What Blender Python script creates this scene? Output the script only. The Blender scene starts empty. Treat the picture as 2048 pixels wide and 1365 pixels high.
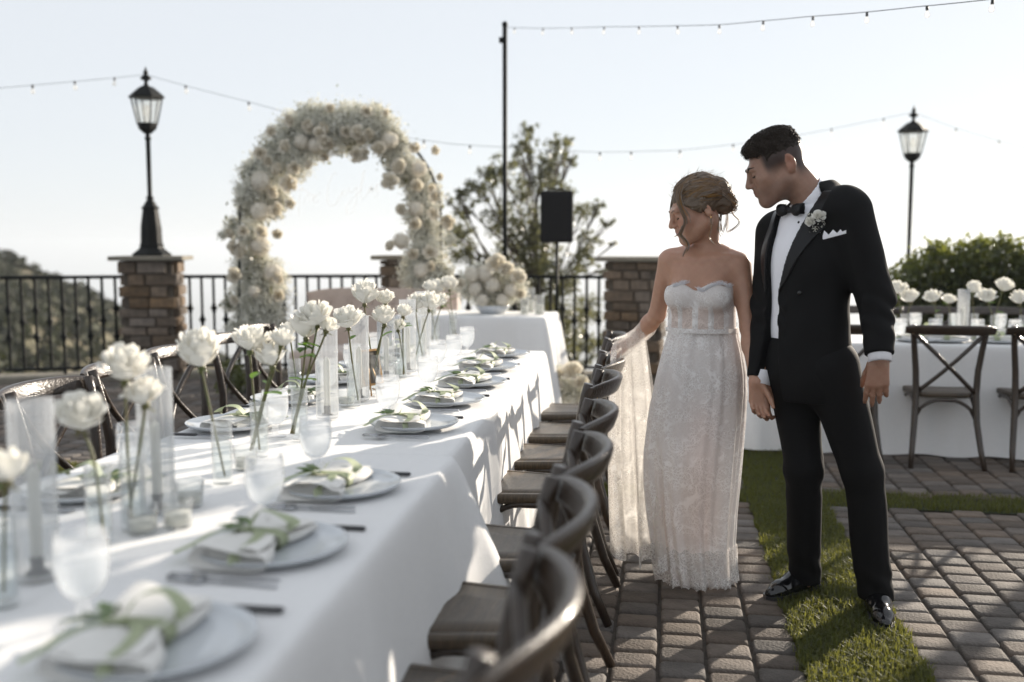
import bpy, math, random
import numpy as np
from math import sin, cos, pi, radians, sqrt, atan2, exp
from mathutils import Vector, Matrix

random.seed(7)
rng = np.random.default_rng(7)
scene = bpy.context.scene
col = scene.collection

# ------------------------------------------------------------------ camera
CAM_H = 1.38
PITCH = radians(5.522)
YAW = radians(8.837)
cam_data = bpy.data.cameras.new('camera')
cam = bpy.data.objects.new('camera', cam_data)
col.objects.link(cam)
cam.location = (0, 0, CAM_H)
cam.rotation_euler = (pi / 2 - PITCH, 0, YAW)
cam_data.sensor_width = 36
cam_data.lens = 35
cam_data.clip_start = 0.05
cam_data.clip_end = 30000
cam_data.dof.use_dof = True
cam_data.dof.focus_distance = 3.85
cam_data.dof.aperture_fstop = 1.5
scene.camera = cam

# ------------------------------------------------------------------ sky and sun
SUN_EL = radians(16.5)
SUN_AZ = radians(33.0)          # from +Y towards +X
world = bpy.data.worlds.new('World')
scene.world = world
world.use_nodes = True
wn = world.node_tree
for n in list(wn.nodes):
    wn.nodes.remove(n)
w_out = wn.nodes.new('ShaderNodeOutputWorld')
w_bg = wn.nodes.new('ShaderNodeBackground')
w_sky = wn.nodes.new('ShaderNodeTexSky')
w_sky.sky_type = 'NISHITA'
w_sky.sun_disc = False
w_sky.sun_elevation = SUN_EL
w_sky.sun_rotation = SUN_AZ
w_sky.altitude = 500
w_sky.air_density = 1.0
w_sky.dust_density = 0.4
w_sky.ozone_density = 1.0
w_hs = wn.nodes.new('ShaderNodeHueSaturation')
w_hs.inputs['Saturation'].default_value = 0.62
wn.links.new(w_sky.outputs[0], w_hs.inputs['Color'])
w_mx = wn.nodes.new('ShaderNodeMix')          # thin high haze evens the whole dome out towards white
w_mx.data_type = 'RGBA'
w_mx.inputs[0].default_value = 0.86
w_mx.inputs[7].default_value = (4.55, 4.75, 5.02, 1)
wn.links.new(w_hs.outputs[0], w_mx.inputs[6])
wn.links.new(w_mx.outputs[2], w_bg.inputs['Color'])
w_bg.inputs['Strength'].default_value = 0.10
wn.links.new(w_bg.outputs[0], w_out.inputs['Surface'])

sun_data = bpy.data.lights.new('sun', 'SUN')
sun_data.energy = 5.0
sun_data.angle = radians(0.6)
sun_data.color = (1.0, 0.89, 0.75)
sun = bpy.data.objects.new('sun', sun_data)
col.objects.link(sun)
sdir = Vector((sin(SUN_AZ) * cos(SUN_EL), cos(SUN_AZ) * cos(SUN_EL), sin(SUN_EL)))
sun.rotation_euler = sdir.to_track_quat('Z', 'Y').to_euler()
sun.location = (6, 12, 8)

vs = scene.view_settings
vs.view_transform = 'Standard'
vs.look = 'None'
vs.gamma = 1
vs.use_curve_mapping = False
vs.exposure = 0.86
scene.cycles.max_bounces = 10
scene.cycles.transparent_max_bounces = 24
scene.cycles.transmission_bounces = 6
scene.cycles.diffuse_bounces = 4
scene.cycles.glossy_bounces = 3
scene.cycles.volume_bounces = 1
scene.cycles.sample_clamp_indirect = 6
scene.cycles.use_denoising = True

# ------------------------------------------------------------------ where things stand (camera geometry, used only to lay the place out)
FPX = 35 / 36 * 2048
_fw = np.array([-sin(YAW) * cos(PITCH), cos(YAW) * cos(PITCH), -sin(PITCH)])
_rt = np.array([cos(YAW), sin(YAW), 0.0])
_up = np.cross(_rt, _fw)
def ray(x, y): return _fw * FPX + _rt * (x - 1024) - _up * (y - 682.5)
def atz(x, y, z=0.0):
    r = ray(x, y); p = r * ((z - CAM_H) / r[2]); return Vector((p[0], p[1], z))
def aty(x, y, Y):
    r = ray(x, y); p = r * (Y / r[1]); return Vector((p[0], p[1], p[2] + CAM_H))
def atd(x, y, d):
    p = ray(x, y) * (d / FPX); return Vector((p[0], p[1], p[2] + CAM_H))

# ------------------------------------------------------------------ materials
MATS = {}
def mat(name, color, rough=0.6, var=0.0, vscale=8.0, bump=0.0, bscale=60.0, metal=0.0, spec=0.5, trans=0.0, tcol=None,
        island=0.0, objrand=0.0, sheen=0.0, stretch=None, sss=0.0, alpha=None, col2=None, vdetail=4, coat=0.0, attr=None, trough=None):
    m = bpy.data.materials.new(name)
    m.use_nodes = True
    t = m.node_tree
    for n in list(t.nodes):
        t.nodes.remove(n)
    N = t.nodes.new
    L = t.links.new
    out = N('ShaderNodeOutputMaterial')
    p = N('ShaderNodeBsdfPrincipled')
    p.inputs['Roughness'].default_value = rough
    p.inputs['Metallic'].default_value = metal
    p.inputs['Specular IOR Level'].default_value = spec
    if coat: p.inputs['Coat Weight'].default_value = coat; p.inputs['Coat Roughness'].default_value = 0.06
    if sheen: p.inputs['Sheen Weight'].default_value = sheen
    if sss:
        p.inputs['Subsurface Weight'].default_value = sss
        p.inputs['Subsurface Radius'].default_value = (1.0, 0.35, 0.2)
        p.inputs['Subsurface Scale'].default_value = 0.012
    tc = N('ShaderNodeTexCoord')
    vec = tc.outputs['Object']
    if stretch:
        mp = N('ShaderNodeMapping'); mp.inputs['Scale'].default_value = stretch
        L(vec, mp.inputs['Vector']); vec = mp.outputs[0]
    rgb = N('ShaderNodeRGB'); rgb.outputs[0].default_value = (*color, 1)
    c = rgb.outputs[0]
    if var:
        nz = N('ShaderNodeTexNoise'); nz.inputs['Scale'].default_value = vscale; nz.inputs['Detail'].default_value = vdetail
        nz.inputs['Roughness'].default_value = 0.65
        L(vec, nz.inputs['Vector'])
        rp = N('ShaderNodeMapRange'); rp.inputs[1].default_value = 0.3; rp.inputs[2].default_value = 0.7
        L(nz.outputs['Fac'], rp.inputs[0])
        mx = N('ShaderNodeMix'); mx.data_type = 'RGBA'
        c2 = col2 if col2 else tuple(max(0, v * (1 - var)) for v in color)
        L(rp.outputs[0], mx.inputs[0]); L(c, mx.inputs[6]); mx.inputs[7].default_value = (*c2, 1)
        c = mx.outputs[2]
    if attr:
        at = N('ShaderNodeAttribute'); at.attribute_name = attr
        mx = N('ShaderNodeMix'); mx.data_type = 'RGBA'; mx.blend_type = 'MULTIPLY'; mx.inputs[0].default_value = 1
        L(c, mx.inputs[6]); L(at.outputs['Color'], mx.inputs[7]); c = mx.outputs[2]
    if island or objrand:
        g = N('ShaderNodeNewGeometry'); oi = N('ShaderNodeObjectInfo')
        ad = N('ShaderNodeMath'); ad.operation = 'ADD'
        L(g.outputs['Random Per Island'], ad.inputs[0]); L(oi.outputs['Random'], ad.inputs[1])
        fr = N('ShaderNodeMath'); fr.operation = 'FRACT'; L(ad.outputs[0], fr.inputs[0])
        a = island or objrand
        mr = N('ShaderNodeMapRange'); mr.inputs[3].default_value = 1 - a; mr.inputs[4].default_value = 1 + a
        L(fr.outputs[0], mr.inputs[0])
        hs = N('ShaderNodeHueSaturation'); L(mr.outputs[0], hs.inputs['Value']); L(c, hs.inputs['Color'])
        f2 = N('ShaderNodeMath'); f2.operation = 'MULTIPLY'; f2.inputs[1].default_value = 7.31; L(fr.outputs[0], f2.inputs[0])
        f3 = N('ShaderNodeMath'); f3.operation = 'FRACT'; L(f2.outputs[0], f3.inputs[0])
        m3 = N('ShaderNodeMapRange'); m3.inputs[3].default_value = 1 - 1.2 * a; m3.inputs[4].default_value = 1 + 1.2 * a
        L(f3.outputs[0], m3.inputs[0]); L(m3.outputs[0], hs.inputs['Saturation'])
        c = hs.outputs[0]
    L(c, p.inputs['Base Color'])
    if bump:
        bz = N('ShaderNodeTexNoise'); bz.inputs['Scale'].default_value = bscale; bz.inputs['Detail'].default_value = 5
        L(vec, bz.inputs['Vector'])
        b = N('ShaderNodeBump'); b.inputs['Strength'].default_value = bump; b.inputs['Distance'].default_value = 0.01
        L(bz.outputs['Fac'], b.inputs['Height']); L(b.outputs[0], p.inputs['Normal'])
    sh = p.outputs[0]
    if trans:
        tr = N('ShaderNodeBsdfTranslucent')
        if tcol: tr.inputs['Color'].default_value = (*tcol, 1)
        else: L(c, tr.inputs['Color'])
        ms = N('ShaderNodeMixShader'); ms.inputs[0].default_value = trans
        L(sh, ms.inputs[1]); L(tr.outputs[0], ms.inputs[2]); sh = ms.outputs[0]
    if alpha is not None:
        tp = N('ShaderNodeBsdfTransparent')
        ms = N('ShaderNodeMixShader'); ms.inputs[0].default_value = alpha
        L(tp.outputs[0], ms.inputs[1]); L(sh, ms.inputs[2]); sh = ms.outputs[0]
    L(sh, out.inputs['Surface'])
    MATS[name] = m
    return m

def glass_mat(name, tint=(0.96, 0.98, 0.98), ior=1.45, body=0.0, bodycol=(0.9, 0.92, 0.94), rough=0.02, blend=1.0):
    """thin clear glass: see-through with a Fresnel reflection, and a little white body standing in for refracted light"""
    m = bpy.data.materials.new(name); m.use_nodes = True; t = m.node_tree
    for n in list(t.nodes): t.nodes.remove(n)
    N = t.nodes.new; L = t.links.new
    out = N('ShaderNodeOutputMaterial')
    tp = N('ShaderNodeBsdfTransparent'); tp.inputs['Color'].default_value = (*tint, 1)
    gl = N('ShaderNodeBsdfGlossy'); gl.inputs['Roughness'].default_value = rough
    lw = N('ShaderNodeLayerWeight'); lw.inputs['Blend'].default_value = 0.5   # Schlick: the same from both sides of the thin wall
    pw = N('ShaderNodeMath'); pw.operation = 'POWER'; pw.inputs[1].default_value = 4.0; L(lw.outputs['Facing'], pw.inputs[0])
    f0 = ((ior - 1) / (ior + 1)) ** 2
    mm = N('ShaderNodeMath'); mm.operation = 'MULTIPLY_ADD'; mm.inputs[1].default_value = 0.75 * blend; mm.inputs[2].default_value = f0; mm.use_clamp = True
    L(pw.outputs[0], mm.inputs[0])
    ms = N('ShaderNodeMixShader'); L(mm.outputs[0], ms.inputs[0]); L(tp.outputs[0], ms.inputs[1]); L(gl.outputs[0], ms.inputs[2])
    sh = ms.outputs[0]
    if body:
        df = N('ShaderNodeBsdfDiffuse'); df.inputs['Color'].default_value = (*bodycol, 1)
        tl = N('ShaderNodeBsdfTranslucent'); tl.inputs['Color'].default_value = (*bodycol, 1)
        m1 = N('ShaderNodeMixShader'); m1.inputs[0].default_value = 0.6
        L(df.outputs[0], m1.inputs[1]); L(tl.outputs[0], m1.inputs[2])
        m2 = N('ShaderNodeMixShader'); m2.inputs[0].default_value = body
        L(sh, m2.inputs[1]); L(m1.outputs[0], m2.inputs[2]); sh = m2.outputs[0]
    L(sh, out.inputs['Surface'])
    MATS[name] = m
    return m

# ------------------------------------------------------------------ mesh helpers
class MB:
    def __init__(s): s.v = []; s.f = []; s.mi = []; s.cur = 0
    def add(s, verts, faces, m=None):
        o = len(s.v); s.v.extend([tuple(p) for p in verts])
        for f in faces: s.f.append(tuple(i + o for i in f)); s.mi.append(s.cur if m is None else m)
    def box(s, c, d, R=None, bev=0.0):
        x, y, z = (k / 2 for k in d)
        if bev:
            b = bev; vs_ = []
            # rounded slab: three stacked loops (bottom, mid, top inset)
            def loop(hx, hy, zz, ch): return [(-hx + ch, -hy, zz), (hx - ch, -hy, zz), (hx, -hy + ch, zz), (hx, hy - ch, zz), (hx - ch, hy, zz), (-hx + ch, hy, zz), (-hx, hy - ch, zz), (-hx, -hy + ch, zz)]
            loops = [loop(x - b, y - b, -z, b * .6), loop(x, y, -z + b, b), loop(x, y, z - b, b), loop(x - b, y - b, z, b * .6)]
            for l in loops: vs_ += l
            fs = []
            for k in range(3):
                for i in range(8):
                    j = (i + 1) % 8; fs.append((k * 8 + i, k * 8 + j, k * 8 + 8 + j, k * 8 + 8 + i))
            fs.append(tuple(range(7, -1, -1))); fs.append(tuple(range(24, 32)))
        else:
            vs_ = [(sx * x, sy * y, sz * z) for sz in (-1, 1) for sy in (-1, 1) for sx in (-1, 1)]
            fs = [(0, 2, 3, 1), (4, 5, 7, 6), (0, 1, 5, 4), (2, 6, 7, 3), (0, 4, 6, 2), (1, 3, 7, 5)]
        if R is not None: vs_ = [R @ Vector(p) for p in vs_]
        s.add([(p[0] + c[0], p[1] + c[1], p[2] + c[2]) for p in vs_], fs)
    def tube(s, pts, r, n=8, cap=True, flat=None, up=None):
        pts = [Vector(p) for p in pts]; k = len(pts)
        rs = r if hasattr(r, '__len__') else [r] * k
        o = len(s.v); prev = None
        for i, p in enumerate(pts):
            t = (pts[min(i + 1, k - 1)] - pts[max(i - 1, 0)])
            if t.length < 1e-9: t = Vector((0, 0, 1))
            t.normalize()
            if prev is None:
                a = Vector(up) if up else (Vector((0, 0, 1)) if abs(t.z) < 0.9 else Vector((1, 0, 0)))
            else: a = prev
            u = (a - t * a.dot(t))
            if u.length < 1e-6: u = t.orthogonal()
            u.normalize(); w = t.cross(u); prev = u
            fl = 1.0 if flat is None else flat
            for j in range(n):
                an = 2 * pi * j / n
                s.v.append(tuple(p + (u * cos(an) + w * sin(an) * fl) * rs[i]))
        for i in range(k - 1):
            for j in range(n):
                jj = (j + 1) % n
                s.f.append((o + i * n + j, o + i * n + jj, o + (i + 1) * n + jj, o + (i + 1) * n + j)); s.mi.append(s.cur)
        if cap and n > 2:
            s.f.append(tuple(o + j for j in range(n - 1, -1, -1))); s.mi.append(s.cur)
            s.f.append(tuple(o + (k - 1) * n + j for j in range(n))); s.mi.append(s.cur)
    def lathe(s, prof, n=24, c=(0, 0, 0), flute=0.0, nf=0, cap=False):
        o = len(s.v); k = len(prof)
        for (r, z) in prof:
            for j in range(n):
                an = 2 * pi * j / n
                rr = r * (1 + flute * cos(an * nf)) if nf else r
                s.v.append((c[0] + rr * cos(an), c[1] + rr * sin(an), c[2] + z))
        for i in range(k - 1):
            for j in range(n):
                jj = (j + 1) % n
                s.f.append((o + i * n + j, o + i * n + jj, o + (i + 1) * n + jj, o + (i + 1) * n + j)); s.mi.append(s.cur)
        if cap:
            s.f.append(tuple(o + j for j in range(n - 1, -1, -1))); s.mi.append(s.cur)
            s.f.append(tuple(o + (k - 1) * n + j for j in range(n))); s.mi.append(s.cur)
    def grid(s, fn, nu, nv, closeu=False):
        o = len(s.v)
        for j in range(nv + 1):
            for i in range(nu if closeu else nu + 1):
                s.v.append(tuple(fn(i / nu, j / nv)))
        w = nu if closeu else nu + 1
        for j in range(nv):
            for i in range(nu):
                a = o + j * w + i; b = o + j * w + (i + 1) % w
                s.f.append((a, b, b + w, a + w)); s.mi.append(s.cur)
    def ball(s, c, r, n=10, m=6, sc=(1, 1, 1)):
        s.grid(lambda u, v: (c[0] + r * sc[0] * sin(pi * v) * cos(2 * pi * u), c[1] + r * sc[1] * sin(pi * v) * sin(2 * pi * u), c[2] - r * sc[2] * cos(pi * v)), n, m, True)
    def xform(s, M):
        s.v = [tuple(M @ Vector(p)) for p in s.v]; return s
    def merge(s, o, M=None):
        vs_ = o.v if M is None else [tuple(M @ Vector(p)) for p in o.v]
        off = len(s.v); s.v.extend(vs_)
        s.f.extend([tuple(i + off for i in f) for f in o.f]); s.mi.extend(o.mi)
    def mesh(s, name, mats, smooth=True):
        me = bpy.data.meshes.new(name)
        me.from_pydata(s.v, [], s.f)
        if not isinstance(mats, (list, tuple)): mats = [mats]
        for m in mats: me.materials.append(m)
        if len(mats) > 1: me.polygons.foreach_set('material_index', s.mi)
        me.polygons.foreach_set('use_smooth', [smooth] * len(me.polygons))
        me.update()
        return me
    def build(s, name, mats, parent=None, smooth=True, loc=None, rotz=None):
        o = bpy.data.objects.new(name, s.mesh(name, mats, smooth)); col.objects.link(o)
        if parent: o.parent = parent
        if loc is not None: o.location = loc
        if rotz is not None: o.rotation_euler = (0, 0, rotz)
        return o

def np_mesh(name, V, F, mats, smooth=False, mi=None):
    me = bpy.data.meshes.new(name)
    V = np.asarray(V, np.float32); F = np.asarray(F, np.int32)
    n, k = F.shape
    me.vertices.add(len(V)); me.vertices.foreach_set('co', V.ravel())
    me.loops.add(n * k); me.loops.foreach_set('vertex_index', F.ravel())
    me.polygons.add(n); me.polygons.foreach_set('loop_start', np.arange(0, n * k, k, dtype=np.int32))
    if not isinstance(mats, (list, tuple)): mats = [mats]
    for m in mats: me.materials.append(m)
    if mi is not None: me.polygons.foreach_set('material_index', np.asarray(mi, np.int32))
    me.polygons.foreach_set('use_smooth', np.full(n, smooth))
    me.update(calc_edges=True); me.validate()
    return me
def np_obj(name, V, F, mats, parent=None, smooth=False, mi=None):
    o = bpy.data.objects.new(name, np_mesh(name, V, F, mats, smooth, mi)); col.objects.link(o)
    if parent: o.parent = parent
    return o
def inst(name, me, parent=None, loc=(0, 0, 0), rot=(0, 0, 0), sc=1.0):
    o = bpy.data.objects.new(name, me); col.objects.link(o)
    if parent: o.parent = parent
    o.location = loc; o.rotation_euler = rot
    o.scale = (sc, sc, sc) if not hasattr(sc, '__len__') else sc
    return o
def thing(name, label, cat, loc=(0, 0, 0), rotz=0.0, group=None):
    o = bpy.data.objects.new(name, None); col.objects.link(o)
    o.location = loc; o.rotation_euler = (0, 0, rotz)
    o.empty_display_size = 0.1
    o['label'] = label; o['category'] = cat
    if group: o['group'] = group
    return o
def tag(o, label, cat, group=None):
    o['label'] = label; o['category'] = cat
    if group: o['group'] = group
    return o
def dup(root, loc=None, rotz=None, label=None):
    r = root.copy(); col.objects.link(r)
    if loc is not None: r.location = loc
    if rotz is not None: r.rotation_euler = (0, 0, rotz)
    if label: r['label'] = label
    for ch in list(root.children):
        c = ch.copy(); col.objects.link(c); c.parent = r
        for g in list(ch.children):
            d = g.copy(); col.objects.link(d); d.parent = c
    return r
def leaf_quads(P, size, rg, aspect=0.5, up_bias=0.0, curl=0.0):
    """N little diamond leaves (4 verts) at points P, random orientation"""
    n = len(P)
    d = rg.normal(size=(n, 3)); d[:, 2] += up_bias; d /= np.linalg.norm(d, axis=1)[:, None]
    e = rg.normal(size=(n, 3)); e -= d * (e * d).sum(1)[:, None]; e /= np.linalg.norm(e, axis=1)[:, None]
    s = (np.full(n, size) if np.isscalar(size) else np.asarray(size))[:, None] * rg.uniform(0.65, 1.35, (n, 1))
    a = P - d * s * .5; b = P + e * s * aspect * .5; c = P + d * s * .5; f = P - e * s * aspect * .5
    V = np.stack([a, b, c, f], 1).reshape(-1, 3)
    F = np.arange(4 * n).reshape(-1, 4)
    return V, F
# ------------------------------------------------------------------ materials used
mat('paver', (0.140, 0.116, 0.098), 0.85, var=0.5, vscale=9, bump=0.7, bscale=80, island=0.34, vdetail=9)
mat('paver_bed', (0.085, 0.072, 0.06), 0.95, var=0.4, vscale=30, bump=0.4)
mat('turf', (0.088, 0.098, 0.024), 0.6, var=0.4, vscale=6, col2=(0.055, 0.072, 0.02), trans=0.45, tcol=(0.22, 0.22, 0.04), island=0.3)
mat('turf_soil', (0.045, 0.055, 0.02), 0.95, var=0.4, vscale=40)
mat('terrain', (0.08, 0.08, 0.042), 0.95, var=0.5, vscale=0.12, col2=(0.17, 0.14, 0.09), vdetail=8)
mat('brush', (0.05, 0.055, 0.026), 0.8, var=0.4, vscale=0.2, island=0.35, trans=0.2)
mat('far_hill', (0.07, 0.075, 0.06), 0.95, var=0.4, vscale=0.004)
mat('stone', (0.215, 0.16, 0.115), 0.9, var=0.45, vscale=7, bump=0.9, bscale=38, objrand=0.32, col2=(0.10, 0.078, 0.06))
mat('mortar', (0.12, 0.10, 0.08), 0.95, var=0.3, vscale=20, bump=0.5)
mat('cap_stone', (0.23, 0.21, 0.17), 0.85, var=0.25, vscale=9, bump=0.3)
mat('iron', (0.008, 0.009, 0.009), 0.6, spec=0.15, bump=0.15, bscale=120)
mat('wood', (0.038, 0.022, 0.012), 0.32, coat=0.25, var=0.6, vscale=9, col2=(0.018, 0.012, 0.008), bump=0.35, bscale=24, stretch=(2.0, 14.0, 3.0), objrand=0.1, spec=0.5)
mat('wood_grain', (0.10, 0.072, 0.044), 0.32, var=0.6, vscale=5, col2=(0.036, 0.026, 0.017), bump=0.35, bscale=14, stretch=(1.5, 30.0, 5.0), objrand=0.12)
mat('brass', (0.6, 0.42, 0.2), 0.3, metal=1.0)
mat('linen', (0.84, 0.84, 0.84), 0.9, var=0.05, vscale=60, bump=0.22, bscale=260, trans=0.12, sheen=0.2)
mat('napkin', (0.76, 0.75, 0.72), 0.9, var=0.06, vscale=50, bump=0.2, bscale=220, trans=0.1)
mat('ribbon', (0.44, 0.49, 0.32), 0.55, var=0.12, vscale=30, trans=0.3)
mat('sprig', (0.20, 0.27, 0.14), 0.55, var=0.3, vscale=40, trans=0.3, island=0.2)
mat('ceramic', (0.54, 0.57, 0.60), 0.14, var=0.08, vscale=12, coat=0.3)
mat('steel', (0.42, 0.43, 0.45), 0.22, metal=1.0)
mat('dark_handle', (0.03, 0.03, 0.033), 0.3)
mat('petal', (0.87, 0.86, 0.82), 0.65, var=0.06, vscale=20, trans=0.32, tcol=(0.86, 0.84, 0.76), sss=0.0)
mat('petal_cream', (0.82, 0.785, 0.71), 0.7, var=0.1, vscale=9, trans=0.32, tcol=(0.80, 0.74, 0.60), objrand=0.08)
mat('breath', (0.78, 0.775, 0.72), 0.8, island=0.16, trans=0.35, tcol=(0.74, 0.72, 0.60))
mat('stem', (0.075, 0.115, 0.03), 0.5, var=0.4, vscale=15, col2=(0.12, 0.075, 0.03))
mat('rose_leaf', (0.065, 0.14, 0.025), 0.4, var=0.3, vscale=30, trans=0.4, tcol=(0.16, 0.30, 0.03))
mat('breath_stem', (0.13, 0.15, 0.075), 0.7, trans=0.3)
mat('candle', (0.78, 0.77, 0.72), 0.5, trans=0.35)
mat('candle_holder', (0.03, 0.03, 0.03), 0.35)
mat('velvet', (0.50, 0.40, 0.34), 0.9, var=0.12, vscale=20, sheen=0.6, bump=0.1)
mat('speaker', (0.010, 0.010, 0.011), 0.75, spec=0.15, bump=0.3, bscale=300)
mat('bark', (0.11, 0.09, 0.07), 0.95, var=0.4, vscale=12, bump=0.8, bscale=20)
mat('olive_leaf', (0.085, 0.09, 0.05), 0.35, island=0.4, trans=0.45, tcol=(0.20, 0.20, 0.08), spec=0.6)
mat('hedge_leaf', (0.065, 0.08, 0.035), 0.3, island=0.4, trans=0.5, tcol=(0.22, 0.24, 0.04), spec=0.7)
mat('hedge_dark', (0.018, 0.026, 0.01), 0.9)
mat('cable', (0.03, 0.03, 0.03), 0.6)
mat('sign_white', (0.82, 0.79, 0.78), 0.5, alpha=0.14, trans=0.4)
mat('sign_board', (0.10, 0.08, 0.06), 0.5, var=0.3, vscale=90)
mat('gilt', (0.35, 0.21, 0.09), 0.35, metal=0.6)
mat('rattan', (0.22, 0.12, 0.07), 0.5, var=0.4, vscale=12)
glass_mat('glass', ior=1.42)
glass_mat('glass_thick', tint=(0.97, 0.98, 0.98), ior=1.55, body=0.05, blend=1.3)
glass_mat('glass_ribbed', tint=(0.96, 0.965, 0.965), ior=1.6, body=0.15, blend=1.33)
glass_mat('goblet_glass', tint=(0.975, 0.98, 0.985), ior=1.5, body=0.17, blend=1.3)  # white body stands in for sky refracted through the bowl
glass_mat('water', tint=(0.97, 0.98, 0.985), ior=1.25, body=0.32, bodycol=(0.86, 0.88, 0.9))  # whitish colour stands in for the sky refracted in the water
glass_mat('vase_water', tint=(0.95, 0.965, 0.97), ior=1.33, body=0.07)
glass_mat('lamp_glass', tint=(0.94, 0.95, 0.94), ior=1.4, body=0.16, bodycol=(0.8, 0.8, 0.76))
glass_mat('bulb_glass', tint=(0.95, 0.95, 0.95), ior=1.5, body=0.35, bodycol=(0.9, 0.9, 0.88))

# ------------------------------------------------------------------ terrain, distant hills, air
def az_of(px):  # heading from +Y towards +X
    r = ray(px, 490); return atan2(r[0], r[1])
_cr_px = [-900, -300, 0, 60, 110, 150, 180, 215, 250, 300, 380, 460, 600]
_cr_y = [430, 470, 505, 525, 548, 565, 580, 602, 626, 655, 690, 720, 780]
_cr_az = [az_of(p) for p in _cr_px]
_fr_px = [-900, 250, 360, 400, 440, 480, 560, 650, 760, 900, 1050, 1160, 1250, 1400, 1700, 2100, 3200]
_fr_y = [560, 600, 606, 590, 604, 618, 596, 585, 580, 560, 522, 507, 503, 505, 500, 505, 500]
_fr_az = [az_of(p) for p in _fr_px]
def terr(az, r):
    b = np.interp(r, [8, 12, 20, 40, 80, 200, 600, 2000, 6400], [-1.4, -2.0, -4.5, -11, -22, -60, -140, -330, -360])
    rc = 95.0
    cz = CAM_H - (np.interp(az, _cr_az, _cr_y) - 490) / FPX * rc
    hz = np.where(r < rc, cz - (rc - r) * 0.115 + 0.9 * np.sin((rc - r) * .09 + az * 23) * np.clip((rc - r) / 30, 0, 1), cz - (r - rc) * 0.35)
    hz = hz + 0.7 * np.sin(az * 61 + r * .13) * np.sin(r * .21 + az * 17) * np.clip((rc - r) / 25, 0.25, 1)
    f1 = CAM_H - (np.interp(az, _fr_az, _fr_y) - 490) / FPX * 4200 + 26 * np.sin(az * 47) + 14 * np.sin(az * 113 + 1)
    h1 = f1 - np.abs(r - 4200) * 0.22
    f2 = CAM_H - (np.interp(az, _fr_az, _fr_y) - 494) / FPX * 5900 + 24 * np.sin(az * 31 + 2) + 12 * np.sin(az * 90)
    h2 = f2 - np.abs(r - 5900) * 0.3
    return np.maximum(np.maximum(b, hz), np.maximum(h1, h2))
_az = np.linspace(radians(-62), radians(62), 280)
_r = np.concatenate([np.linspace(9, 110, 90), np.geomspace(115, 3000, 30), np.linspace(3100, 6400, 60)])
AZ, RR = np.meshgrid(_az, _r)
ZZ = terr(AZ, RR)
V = np.stack([RR * np.sin(AZ), RR * np.cos(AZ), ZZ], -1).reshape(-1, 3)
na, nr = len(_az), len(_r)
I = np.arange(na * nr).reshape(nr, na)
F = np.stack([I[:-1, :-1], I[:-1, 1:], I[1:, 1:], I[1:, :-1]], -1).reshape(-1, 4)
rowr = np.repeat(_r[:-1], na - 1)
terrain = np_obj('hills', V, F, [MATS['terrain'], MATS['far_hill']], smooth=True, mi=(rowr > 1000).astype(int))
terrain['kind'] = 'structure'
# brush on the near hillside (nobody could count it)
n = 2400
a = rng.uniform(_cr_az[1], az_of(470), n); r = rng.uniform(22, 96, n) ** 1.0
z = terr(a, r)
P0 = np.stack([r * np.sin(a), r * np.cos(a), z], 1)
rad = rng.uniform(0.25, 0.95, n)
PP = np.repeat(P0, 26, 0); RD = np.repeat(rad, 26)
dv = rng.normal(size=PP.shape); dv /= np.linalg.norm(dv, axis=1)[:, None]; dv[:, 2] = np.abs(dv[:, 2]) * 0.8
PP = PP + dv * (RD * rng.uniform(.5, 1, len(PP)))[:, None]
V, F = leaf_quads(PP, RD * 0.55, rng, 0.8)
o = np_obj('brush', V, F, MATS['brush']); o['kind'] = 'stuff'; o['label'] = 'dry green brush over the hillside beyond the railing'
# air
mb = MB(); mb.box((0, 0, -180), (13000, 13000, 400))
hz = mb.build('haze', [], smooth=False); hz['kind'] = 'stuff'; hz['label'] = 'pale haze over the valley'
hm = bpy.data.materials.new('haze'); hm.use_nodes = True
for nn in list(hm.node_tree.nodes): hm.node_tree.nodes.remove(nn)
ho = hm.node_tree.nodes.new('ShaderNodeOutputMaterial'); hv = hm.node_tree.nodes.new('ShaderNodeVolumePrincipled')
hv.inputs['Color'].default_value = (0.70, 0.745, 0.80, 1); hv.inputs['Density'].default_value = 0.0006; hv.inputs['Anisotropy'].default_value = 0.25
hm.node_tree.links.new(hv.outputs[0], ho.inputs['Volume'])
hz.data.materials.append(hm)

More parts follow.
